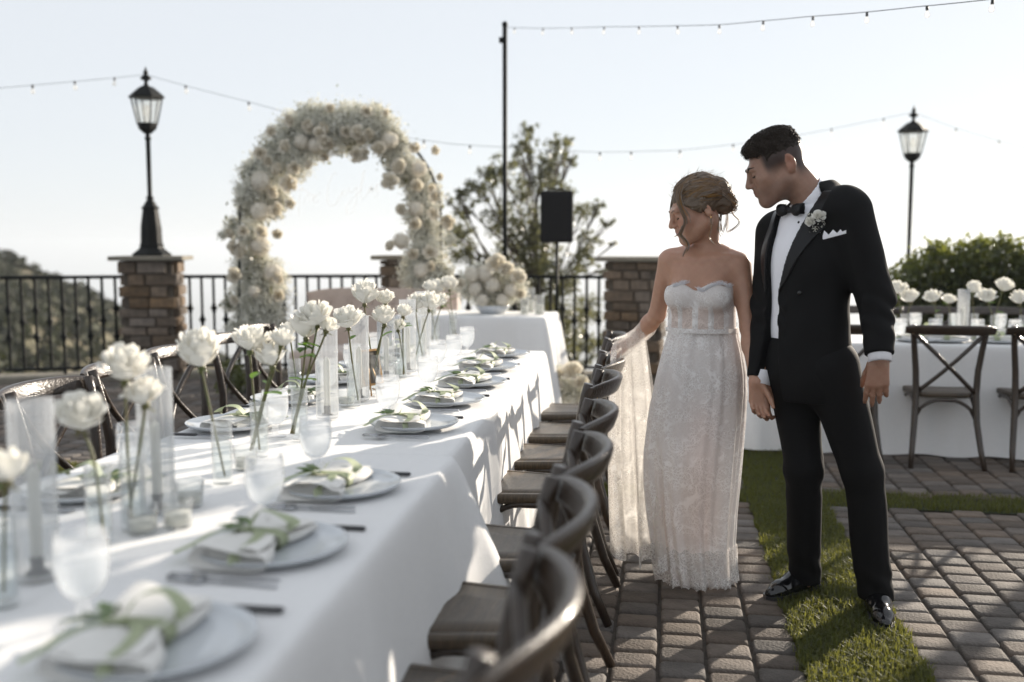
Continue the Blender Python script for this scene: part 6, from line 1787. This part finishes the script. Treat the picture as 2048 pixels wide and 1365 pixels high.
# ------------------------------------------------------------------ the bride
bp_, brot = person_frame(1400, 1183)
bride = thing('person', 'woman in strapless white lace gown, hair pinned up, tulle train over her arm', 'person', bp_, brot)
def Bq(px, py, y=.13):
    k = 3.95 + y
    return np.array([(px - 1400) / FPX * k, y, CAM_H - (py - 490) / FPX * k])
BTR = (rotz3(-radians(14)), np.array([-.014, .13, 0.0]), 1.0)
def bw(x, y, z): return BTR[0] @ np.array([x, y, z]) + BTR[1]
def lace_mat(name, under, thread, alpha=1.0, scale=38.0, motif=7.0, trans=0.25, cover=.5, rough=.75):
    m = bpy.data.materials.new(name); m.use_nodes = True; t = m.node_tree
    for n in list(t.nodes): t.nodes.remove(n)
    N = t.nodes.new; L = t.links.new
    out = N('ShaderNodeOutputMaterial'); tc = N('ShaderNodeTexCoord')
    nz = N('ShaderNodeTexNoise'); nz.inputs['Scale'].default_value = 40; nz.inputs['Detail'].default_value = 2; L(tc.outputs['Object'], nz.inputs['Vector'])
    vm = N('ShaderNodeVectorMath'); vm.operation = 'SCALE'; vm.inputs[3].default_value = .035; L(nz.outputs['Color'], vm.inputs[0])
    va = N('ShaderNodeVectorMath'); L(tc.outputs['Object'], va.inputs[0]); L(vm.outputs[0], va.inputs[1])
    vo = N('ShaderNodeTexVoronoi'); vo.feature = 'DISTANCE_TO_EDGE'; vo.inputs['Scale'].default_value = scale; L(va.outputs[0], vo.inputs['Vector'])
    e1 = N('ShaderNodeMapRange'); e1.inputs[1].default_value = .03; e1.inputs[2].default_value = .13; e1.inputs[3].default_value = 1; e1.inputs[4].default_value = 0; L(vo.outputs['Distance'], e1.inputs[0])
    v2 = N('ShaderNodeTexVoronoi'); v2.feature = 'SMOOTH_F1'; v2.inputs['Scale'].default_value = motif; L(va.outputs[0], v2.inputs['Vector'])
    wv = N('ShaderNodeMath'); wv.operation = 'MULTIPLY'; wv.inputs[1].default_value = 42; L(v2.outputs['Distance'], wv.inputs[0])
    sn = N('ShaderNodeMath'); sn.operation = 'SINE'; L(wv.outputs[0], sn.inputs[0])
    e2 = N('ShaderNodeMapRange'); e2.inputs[1].default_value = .55; e2.inputs[2].default_value = .95; L(sn.outputs[0], e2.inputs[0])
    dn = N('ShaderNodeTexNoise'); dn.inputs['Scale'].default_value = 13; dn.inputs['Detail'].default_value = 3; L(tc.outputs['Object'], dn.inputs['Vector'])
    dm = N('ShaderNodeMapRange'); dm.inputs[1].default_value = .62 - cover * .3; dm.inputs[2].default_value = .72 - cover * .3; dm.inputs[3].default_value = .22; L(dn.outputs['Fac'], dm.inputs[0])
    mx = N('ShaderNodeMath'); mx.operation = 'MAXIMUM'; L(e1.outputs[0], mx.inputs[0]); L(e2.outputs[0], mx.inputs[1])
    mu = N('ShaderNodeMath'); mu.operation = 'MULTIPLY'; L(mx.outputs[0], mu.inputs[0]); L(dm.outputs[0], mu.inputs[1])
    mc = N('ShaderNodeMix'); mc.data_type = 'RGBA'; L(mu.outputs[0], mc.inputs[0]); mc.inputs[6].default_value = (*under, 1); mc.inputs[7].default_value = (*thread, 1)
    at = N('ShaderNodeAttribute'); at.attribute_name = 'tint'
    mt = N('ShaderNodeMix'); mt.data_type = 'RGBA'; mt.blend_type = 'MULTIPLY'; mt.inputs[0].default_value = 1; L(mc.outputs[2], mt.inputs[6]); L(at.outputs['Color'], mt.inputs[7])
    csrc = mt.outputs[2]
    p = N('ShaderNodeBsdfPrincipled'); p.inputs['Roughness'].default_value = rough; p.inputs['Specular IOR Level'].default_value = .2; L(csrc, p.inputs['Base Color'])
    b = N('ShaderNodeBump'); b.inputs['Strength'].default_value = .6; b.inputs['Distance'].default_value = .002; L(mu.outputs[0], b.inputs['Height']); L(b.outputs[0], p.inputs['Normal'])
    tr = N('ShaderNodeBsdfTranslucent'); L(csrc, tr.inputs['Color'])
    ms = N('ShaderNodeMixShader'); ms.inputs[0].default_value = trans; L(p.outputs[0], ms.inputs[1]); L(tr.outputs[0], ms.inputs[2]); sh = ms.outputs[0]
    if alpha < 1:
        tp = N('ShaderNodeBsdfTransparent'); ar = N('ShaderNodeMapRange'); ar.inputs[3].default_value = alpha; ar.inputs[4].default_value = min(1, alpha + .35); L(mu.outputs[0], ar.inputs[0])
        m2 = N('ShaderNodeMixShader'); L(ar.outputs[0], m2.inputs[0]); L(tp.outputs[0], m2.inputs[1]); L(sh, m2.inputs[2]); sh = m2.outputs[0]
    L(sh, out.inputs['Surface']); MATS[name] = m
lace_mat('lace', (0.75, 0.715, 0.695), (0.94, 0.93, 0.92), 1.0, 92, 11, .28, .62)
lace_mat('lace_edge', (0.74, 0.70, 0.67), (0.90, 0.89, 0.87), .4, 95, 15, .3, .9)
lace_mat('tulle', (0.80, 0.77, 0.73), (0.86, 0.84, 0.81), .36, 70, 5, .55, .25)
mat('veil', (0.85, 0.84, 0.82), 0.8, alpha=0.10, trans=0.5)
# --- one continuous body
BHF = unit((-.90, -.24, -.36)); BHR = frame_fwd(BHF, roll=.0); BHC = np.array([-.046, .085, 1.513]); BHS = 1.0; BHT = (BHR, BHC, BHS)
BB = Field((-.50, -.16, .55), (.30, .64, 1.68), .0038)
for prim, k, m in head_prims(True): BB.op(prim, max(k, .0001) * BHS, m, BHT)
nb = bw(.012, .02, 1.335)
BB.op(cone(nb, BHC + BHR @ np.array([0, .036, -.045]) * BHS, .047, .045), .02)
for prim in (ell((0, 0, 1.16), (.126, .090, .17)), ell((0, 0, 1.03), (.118, .086, .12)), ell((0, .01, .86), (.138, .09, .17)), ell((0, .005, 1.262), (.128, .074, .085)), cone((-.128, .01, 1.318), (.128, .01, 1.305), .042, .042)): BB.op(prim, .06, 'u', BTR)
for s in (-1, 1):
    BB.op(ell((s * .064, -.066, 1.175), (.060, .050, .056)), .03, 'u', BTR)
    BB.op(cone((0 + s * .012, -.060, 1.318), (s * .115, -.030, 1.333), .010, .010), .022, 'u', BTR)   # collar bones
    BB.op(cone((s * .03, .03, 1.36), (s * .10, .02, 1.335), .03, .028), .03, 'u', BTR)
brs, bls = bw(-.142, .012, 1.312), bw(.148, .01, 1.300)
bre, brw = Bq(1306, 628, .25), Bq(1263, 680, .40)
ble, blw = Bq(1484, 650, .06), Bq(1500, 757, -.075)
for a, b, c in ((brs, bre, brw), (bls, ble, blw)):
    BB.op(cone(a, b, .043, .034), .03); BB.op(cone(b, b + (c - b) * .35, .034, .034), .015); BB.op(cone(b + (c - b) * .3, c, .034, .0225), .02)
hdir = unit(Bq(1205, 704, .50) - brw)
for prim, k in hand_prims(brw, hdir + np.array([0, 0, .10]), (-.2, .1, -1), (.25, -.9, .0), [.42, .48, .52, .55], .93, 1.0, (.7, .5, .4), .3): BB.op(prim, k)
for prim, k in hand_prims(blw, (.10, -.12, -1), (.3, -1, .0), (1, .25, .1), [.42, .46, .52, .6], .92, .95, (.85, .35, .3), .3): BB.op(prim, k)
for s in (-1, 1): BB.op(cone(bw(s * .07, .01, .84), bw(s * .065, .0, .57), .07, .055), .05)
V, F = BB.mesh(1)
bb = np_obj('body', V, F, MATS['skin_bride'], bride, smooth=True)
Lh = ((V - BHC) @ BHR) / BHS
tint = np.ones((len(V), 3)); ishead = (np.abs(Lh) < .15).all(1) & (Lh[:, 2] > -.125)
lip = np.exp(-((Lh[:, 0] / .021) ** 4 + ((Lh[:, 2] + .0567) / .010) ** 2)) * (Lh[:, 1] < -.078) * ishead
tint *= 1 - lip[:, None] * np.array([.10, .42, .36])
ck = np.exp(-(((np.abs(Lh[:, 0]) - .042) / .02) ** 2 + ((Lh[:, 2] + .022) / .022) ** 2)) * ishead
tint *= 1 - ck[:, None] * np.array([0, .10, .09])
blot = .05 * n3(V[:, 0], V[:, 1], V[:, 2], 140, .7) + .03 * n3(V[:, 0], V[:, 1], V[:, 2], 330, 2.1)
tint *= 1 + blot[:, None] * np.array([.5, 1.1, 1.1])
hand_l = (V[:, 2] < .80) & (V[:, 0] > .10)
colored(bb, np.clip(tint, 0, 1.3))
def bh(x, y, z): return BHC + BHR @ (np.array([x, y, z]) * BHS)
for s in (-1, 1):
    mb = MB(); mb.tube([bh(s * (.012 + .034 * f), skin_y(BB, bh, s * (.012 + .034 * f), .0255 + .008 * sin(pi * f * .75)), .0255 + .008 * sin(pi * f * .75)) for f in np.linspace(0, 1, 8)], [.0012, .0026, .0028, .0028, .0026, .0022, .0014, .0006], 5); mb.build('eyebrow', MATS['blond_base'], bride)
    mb = MB(); mb.tube([bh(s * (.018 + .026 * f), skin_y(BB, bh, s * (.018 + .026 * f), .0015 - .005 * sin(pi * f)), .0015 - .005 * sin(pi * f)) for f in np.linspace(0, 1, 8)], [.0008, .0018, .0023, .0025, .0026, .0026, .0024, .0012], 5); mb.build('eyelashes', MATS['brow'], bride)
mb = MB(); mb.tube([bh(x, -.0985 + 10 * x * x, -.0565 - .002 * cos(x * 80)) for x in np.linspace(-.016, .016, 7)], [.0008, .002, .0025, .0027, .0025, .002, .0008], 6); mb.build('teeth', MATS['eye_white'], bride)
e0 = bh(.082, .030, -.036); mb = MB(); mb.ball(tuple(e0 + np.array([0, -.004, -.004])), .0045, 8, 6); mb.build('earring', MATS['gold'], bride)
# --- hair: pinned up, swept from the parting to a low loose bun, with face-framing locks
BH = Field(BHC - .19, BHC + .19, .0036)
for prim, k in ((ell((0, .022, .040), (.0775, .098, .088)), 0), (ell((0, .05, .085), (.058, .065, .052)), .03), (ell((.0, .115, -.008), (.052, .042, .050)), .025), (ell((.0, .125, .045), (.045, .035, .045)), .03), (ell((.058, -.005, .022), (.024, .055, .036)), .03), (ell((-.058, -.005, .022), (.024, .055, .036)), .03)): BH.op(prim, max(k, .0001), 'u', BHT)
def bcut(F, X, Y, Z):
    x, y, z = X - BHC[0], Y - BHC[1], Z - BHC[2]
    lx, ly, lz = [(BHR[0, i] * x + BHR[1, i] * y + BHR[2, i] * z) / BHS for i in range(3)]
    line = np.interp(ly, [-.12, -.06, -.03, .0, .03, .06, .09, .13], [.070, .052, .024, -.006, -.012, -.038, -.05, -.06]) - np.clip((np.abs(lx) - .055) / .03, 0, 1) * .012
    d = np.maximum(F, (line - lz) * BHS * .8)
    ang = np.arctan2(lz - .02, ly - .02); return d + .0022 * np.sin(lx * 330 + 6 * np.sin(ang * 3)) + .0022 * n3(X, Y, Z, 120, .3)
BH.whole(bcut)
V, F = BH.mesh(1); np_obj('hair', V, F, MATS['blond_base'], bride, smooth=True)
rb = random.Random(9); mb = MB()
Er = np.array([.0785, .099, .090])
for k in range(1300):
    s = rb.uniform(-1, 1); top = rb.uniform(0, 1) < .45
    if top: st = unit((s * .75, rb.uniform(-.75, -.35), rb.uniform(.55, .95)))
    else: st = unit((np.sign(s) * rb.uniform(.6, 1.0), rb.uniform(-.62, .05), rb.uniform(-.02, .55)))
    en = unit((rb.uniform(-.35, .35) + s * .1, 1.0, rb.uniform(-.35, .35)))
    midw = unit(st + en + np.array([s * .5, 0, rb.uniform(-.15, .5) if not top else .25]))
    lift = rb.uniform(1.0, 1.045) ; ph = rb.uniform(0, 6)
    pts = []
    for q in range(10):
        f = q / 9
        v = (1 - f) ** 2 * st + 2 * f * (1 - f) * midw + f * f * en; v = unit(v)
        r_ = Er * (lift + .055 * sin(pi * f) * rb.uniform(.9, 1.1) * (1 if not top else 1.3) + .28 * max(0, f - .82) )
        p = np.array([0, .022, .040]) + v * r_ + .0028 * np.array([sin(ph + 7 * f), cos(ph + 5 * f), sin(2 * ph + 6 * f)])
        pts.append(Vector(bh(*p)))
    w = rb.uniform(.0007, .0016); mb.tube(pts, [w * .5] + [w] * 8 + [w * .4], 4, False)
# bun coils
for k in range(170):
    a0 = rb.uniform(0, 6.3); R0 = rb.uniform(.018, .046); tl_ = rb.uniform(-.5, .5); cc = np.array([rb.uniform(-.012, .012), .122 + rb.uniform(-.012, .01), rb.uniform(-.02, .025)])
    pts = []
    for q in range(11):
        a = a0 + q / 10 * rb.uniform(2.5, 4.2); pts.append(Vector(bh(*(cc + np.array([R0 * cos(a) * 1.1, .018 * sin(a * 1.5 + tl_) + .022 * (1 - (R0 / .05) ** 2), R0 * sin(a)])))))
    w = rb.uniform(.001, .002); mb.tube(pts, w, 4, False)
# flyaways that catch the low sun
for k in range(190):
    v = unit((rb.uniform(-1, 1), rb.uniform(-.8, 1.0), rb.uniform(-.1, 1))); p0 = np.array([0, .03, .045]) + v * np.array([.086, .108, .098])
    d = unit(v * .5 + np.array([rb.uniform(-.6, .6), rb.uniform(.0, 1), rb.uniform(-.5, .5)])); L_ = rb.uniform(.015, .05); c_ = rb.uniform(-.5, .5)
    mb.tube([Vector(bh(*(p0 - d * .02))), Vector(bh(*(p0 + d * L_ * .4))), Vector(bh(*(p0 + d * L_ + np.array([0, c_, -.4]) * L_ * .4)))], [.0006, .0005, .0002], 3, False)
mb.build('strands', MATS['blond_hair'], bride)
mb = MB()
def lock(pxs, y0, y1, n=16, w=.004, thick=.0011):
    P = [Bq(px, py, y0 + (y1 - y0) * i / (len(pxs) - 1)) for i, (px, py) in enumerate(pxs)]
    for k in range(n):
        ox, oy = rb.gauss(0, w), rb.gauss(0, w); ph = rb.uniform(0, 6); am = rb.uniform(.0005, .002); end = rb.uniform(.75, 1)
        pts = []
        N_ = (len(P) - 1) * 4
        for q in range(int(N_ * end) + 1):
            i = min(q // 4, len(P) - 2); s = q / 4 - i
            p0, p1, p2, p3 = P[max(i - 1, 0)], P[i], P[i + 1], P[min(i + 2, len(P) - 1)]
            v = .5 * ((2 * p1) + (-p0 + p2) * s + (2 * p0 - 5 * p1 + 4 * p2 - p3) * s * s + (-p0 + 3 * p1 - 3 * p2 + p3) * s ** 3)
            f = q / N_; v = v + np.array([ox * (.4 + f), oy * (.4 + f), 0]) + am * np.array([sin(ph + 9 * f), cos(ph + 8 * f), 0]); pts.append(Vector(v))
        mb.tube(pts, [thick] * (len(pts) - 1) + [thick * .3], 4, False)
cv = lambda L_: [(1310 + x / 7.18, 330 + y / 7.18) for x, y in L_]
lock(cv([(260, 330), (225, 430), (240, 560), (300, 700), (345, 830), (305, 930), (285, 1010), (350, 1080), (385, 1160), (350, 1250), (310, 1340)]), .0, -.045, 15, .0030)
lock(cv([(300, 320), (260, 450), (290, 600), (370, 760), (400, 880)]), -.002, -.01, 9, .004)
lock(cv([(230, 340), (175, 460), (155, 620), (150, 760), (165, 850)]), .10, .12, 14, .003)
lock(cv([(300, 880), (290, 940), (240, 1010), (170, 1050)]), -.02, -.03, 8, .002, .0008)
lock(cv([(700, 780), (710, 900), (690, 1040), (730, 1110), (810, 1170)]), -.01, -.03, 5, .0018, .0008)
lock(cv([(840, 700), (820, 850), (830, 960), (870, 1060)]), .10, .08, 12, .004, .0009)
lock(cv([(960, 640), (1010, 740), (1080, 820), (1050, 890), (970, 950), (900, 985)]), .16, .15, 6, .0025, .0009)
lock(cv([(900, 640), (930, 760), (905, 900), (880, 1000)]), .17, .17, 9, .005, .0009)
mb.build('loose_locks', MATS['blond_hair'], bride)
# --- gown: bodice
def gown_field(off):
    f = Field((-.24, -.10, .98), (.22, .36, 1.29), .0036)
    for prim in (ell((0, 0, 1.16), (.126 + off, .090 + off, .17)), ell((0, 0, 1.03), (.124 + off, .090 + off, .12)), ell((0, .01, .86), (.165 + off, .11 + off, .17)), ell((0, .005, 1.262), (.128 + off, .074 + off, .085))): f.op(prim, .06, 'u', BTR)
    for s in (-1, 1): f.op(ell((s * .064, -.068, 1.178), (.062 + off, .052 + off, .058 + off)), .026, 'u', BTR)
    return f
GF = gown_field(.009)
def neckline(F, X, Y, Z):
    x, y = X - BTR[1][0], Y - BTR[1][1]
    lx = BTR[0][0, 0] * x + BTR[0][1, 0] * y; ly = BTR[0][0, 1] * x + BTR[0][1, 1] * y
    nl = np.where(ly < .02, 1.214 + .016 * np.exp(-((np.abs(lx) - .070) / .035) ** 2) - .014 * np.exp(-(lx / .022) ** 2), 1.20)
    return np.maximum(np.maximum(F, Z - nl), 1.034 - Z)
def pan(F, X, Y, Z):   # stitched seams of the corset
    x, y = X - BTR[1][0], Y - BTR[1][1]; lx = BTR[0][0, 0] * x + BTR[0][1, 0] * y
    return F - .0022 * (np.exp(-((lx - .0) / .007) ** 2) + np.exp(-((np.abs(lx) - .062) / .006) ** 2)) * (Z < 1.16)
GF.whole(pan); GF.whole(neckline)
V, F = GF.mesh(1); o = np_obj('bodice', V, F, MATS['lace'], bride, smooth=True)
lv = (V - BTR[1]) @ BTR[0]
sheer = smoothstep(1.15, 1.12, V[:, 2]) * (np.abs(lv[:, 0]) > .012) * (np.abs(np.abs(lv[:, 0]) - .062) > .010) * (np.abs(lv[:, 0]) < .105) * (V[:, 2] > 1.05)
colored(o, 1 - sheer[:, None] * np.array([.12, .22, .27]))
mb = MB()   # eyelash fringe along the neckline
for k in range(190):
    lx = -.118 + .236 * k / 189; nl = 1.214 + .016 * exp(-((abs(lx) - .070) / .035) ** 2) - .014 * exp(-(lx / .022) ** 2)
    w_ = bw(lx, 0, nl - .004); yy = GF.front(w_[0] - .0, nl - .008)
    if yy == 0: continue
    p = Vector((w_[0], yy - .001, nl - .004)); 
    for q in range(2): mb.tube([p, p + Vector((rb.uniform(-.005, .005), rb.uniform(-.006, .0), .006)), p + Vector((rb.uniform(-.012, .012), rb.uniform(-.010, .0), rb.uniform(.010, .019)))], [.0008, .0007, .0004], 3, False)
mb.build('lace_fringe', MATS['shirt'], bride)
# waistband
mb = MB()
def band(u, v):
    a = 2 * pi * u; p = bw(.145 * cos(a), .108 * sin(a), 1.041 + .018 * (v - .5)); return (p[0], p[1], p[2])
mb.grid(band, 60, 3, True); o = mb.build('waistband', MATS['lace'], bride); colored(o, np.ones((len(mb.v), 3)))
# --- skirt
SK = [(663, 1329, 1469), (700, 1318, 1479), (740, 1308, 1486), (780, 1300, 1488), (830, 1291, 1486), (900, 1284, 1481), (960, 1286, 1476), (1020, 1294, 1470), (1080, 1305, 1467), (1130, 1314, 1469), (1165, 1322, 1473), (1186, 1328, 1477)]
sz_, sc_, sw_ = [], [], []
for py, l, r in SK:
    a, b = Bq(l, py), Bq(r, py); sz_.append(a[2]); sc_.append((a[0] + b[0]) / 2); sw_.append((b[0] - a[0]) / 2)
sz_, sc_, sw_ = np.array(sz_[::-1]), np.array(sc_[::-1]), np.array(sw_[::-1])
sz_[0] = .012
def skirt(u, v, k=1.0, dz=0.0):
    z = 1.046 + (.012 - 1.046) * v + dz
    cx_, hw = float(np.interp(z, sz_, sc_)) - .006, float(np.interp(z, sz_, sw_)) * k * .965
    a = 2 * pi * u
    ry = hw * np.interp(z, [0, .3, .8, 1.05], [.86, .80, .70, .70])
    fo = (.002 + .011 * v ** 1.5) * (sin(9 * a + 1 + 1.5 * v) + .6 * sin(17 * a + 2.2 - v) + .4 * sin(26 * a))
    fo -= .030 * exp(-((a - 4.05) / .10) ** 2) * smoothstep(.45, .62, v) * (1 - smoothstep(.9, 1, v) * .4)     # the deep fold at her right
    fo += .010 * exp(-((a - 4.35) / .16) ** 2) * smoothstep(.35, .6, v)
    c, s = cos(a), sin(a); e = .92
    x = cx_ + (hw + fo) * (abs(c) ** e) * (1 if c > 0 else -1); y = .13 + (ry + fo) * (abs(s) ** e) * (1 if s > 0 else -1)
    knee = .035 * exp(-((z - .50) / .16) ** 2) * exp(-((a - 4.95) / .45) ** 2)
    return (x, y - knee, z + (.007 * abs(sin(a * 34)) if v > .995 else 0))
mb = MB(); mb.grid(lambda u, v: skirt(u, v), 240, 90, True)
o = mb.build('skirt', MATS['lace'], bride)
V = np.array(mb.v)
nude = np.exp(-(((V[:, 0] - .0) / .075) ** 2)) * smoothstep(.85, .65, V[:, 2]) * smoothstep(.06, .25, V[:, 2]) + .35 * np.exp(-(((V[:, 0] + .13) / .05) ** 2)) * smoothstep(.5, .3, V[:, 2])
colored(o, 1 - np.clip(nude, 0, 1)[:, None] * np.array([.02, .10, .13]))
# lace hem border, a second layer standing a little proud
mb = MB(); mb.grid(lambda u, v: (lambda p: (p[0] + .004 * cos(2 * pi * u), p[1] + .004 * sin(2 * pi * u), p[2] - .004 - (.010 * abs(sin(u * 2 * pi * 17)) if v > .98 else 0) + (.012 * abs(sin(u * 2 * pi * 12)) if v < .02 else 0)))(skirt(u, .86 + .138 * v, 1.012)), 300, 12, True)
o = mb.build('hem_lace', MATS['lace_edge'], bride); colored(o, np.ones((len(mb.v), 3)))
# --- tulle train carried over the right forearm
hnd, wrs = Bq(1216, 697, .46), Bq(1283, 664, .30)
def train(layer):
    def fn(u, v):
        top = hnd * (1 - u) + wrs * u; top = top + np.array([0, -.03 + layer * .05, .034 - .03 * (2 * u - 1) ** 2 - .012 * layer])
        b0, b1 = Bq(1216 + 10 * layer, 1118 - 16 * layer, .22 + .08 * layer), Bq(1332, 1140 - 26 * layer, .02 + .12 * layer)
        bot = b0 * (1 - u) + b1 * u; bot[2] = max(.03, bot[2] + .012 * sin(u * 19 + layer)) 
        f = v ** .92
        p = top * (1 - f) + bot * f
        bulge = sin(pi * min(1, f * 1.02)) 
        p = p + np.array([-.018 * (1 - u) * bulge + .012 * u * bulge, -.02 * bulge, 0])
        am = .006 + .034 * f
        p = p + np.array([.45 * am * cos(u * 23 + 1.3 * layer + f), am * (sin(u * 17 + 2 * layer + f * 1.2) + .5 * sin(u * 31 + layer)), .0])
        return tuple(p)
    return fn
for layer in (0, 1):
    mb = MB(); mb.grid(train(layer), 70, 50); o = mb.build('train', MATS['tulle'], bride); colored(o, np.ones((len(mb.v), 3)))
f0 = train(0)
mb = MB(); mb.grid(lambda u, v: (lambda p: (p[0], p[1] - .004, p[2]))(f0(u * .20, v)), 14, 60); o = mb.build('train_border', MATS['lace_edge'], bride); colored(o, np.ones((len(mb.v), 3)))
mb = MB(); mb.grid(lambda u, v: (lambda p: (p[0], p[1] - .004, p[2]))(f0(u, .93 + .07 * v)), 60, 4); o = mb.build('train_border', MATS['lace_edge'], bride); colored(o, np.ones((len(mb.v), 3)))
mb = MB()
pa_ = [Vector(Bq(1290, 652, .29)), Vector(Bq(1268, 674, .38)), Vector(Bq(1250, 687, .42)), Vector(Bq(1236, 693, .45))]
mb.tube(pa_, [.038, .039, .041, .042], 24, False); mb.xform(Matrix.Identity(4))
mb.v = [(x, y, z + .004 * sin(x * 190 + z * 120)) for x, y, z in mb.v]
o = mb.build('tulle_wrap', MATS['tulle'], bride); colored(o, np.ones((len(mb.v), 3)))
# --- veil pinned at the back of the head
mb = MB()
def veil(u, v):
    a = np.array(bh(.05 - .10 * u, .085 + .02 * sin(pi * u), .115 - .02 * abs(2 * u - 1)))
    b = np.array([.03 + .19 * u, .30 + .05 * sin(u * 9), .72])
    c = np.array(bh(.07 - .14 * u, .16, .03)) + np.array([.03, .0, 0])
    p = (1 - v) ** 2 * a + 2 * v * (1 - v) * c + v * v * b
    return tuple(p + np.array([.012 * sin(u * 21 + v * 2) * v, .015 * cos(u * 17) * v, 0]))
mb.grid(veil, 36, 30); mb.build('veil', MATS['veil'], bride)
mb = MB()
for k in range(9): mb.ball(tuple(bh(.045 - .0112 * k, .078, .122 - 12 * (k - 4) ** 2 * .00012)), .005, 6, 4)
mb.build('comb', MATS['steel'], bride)
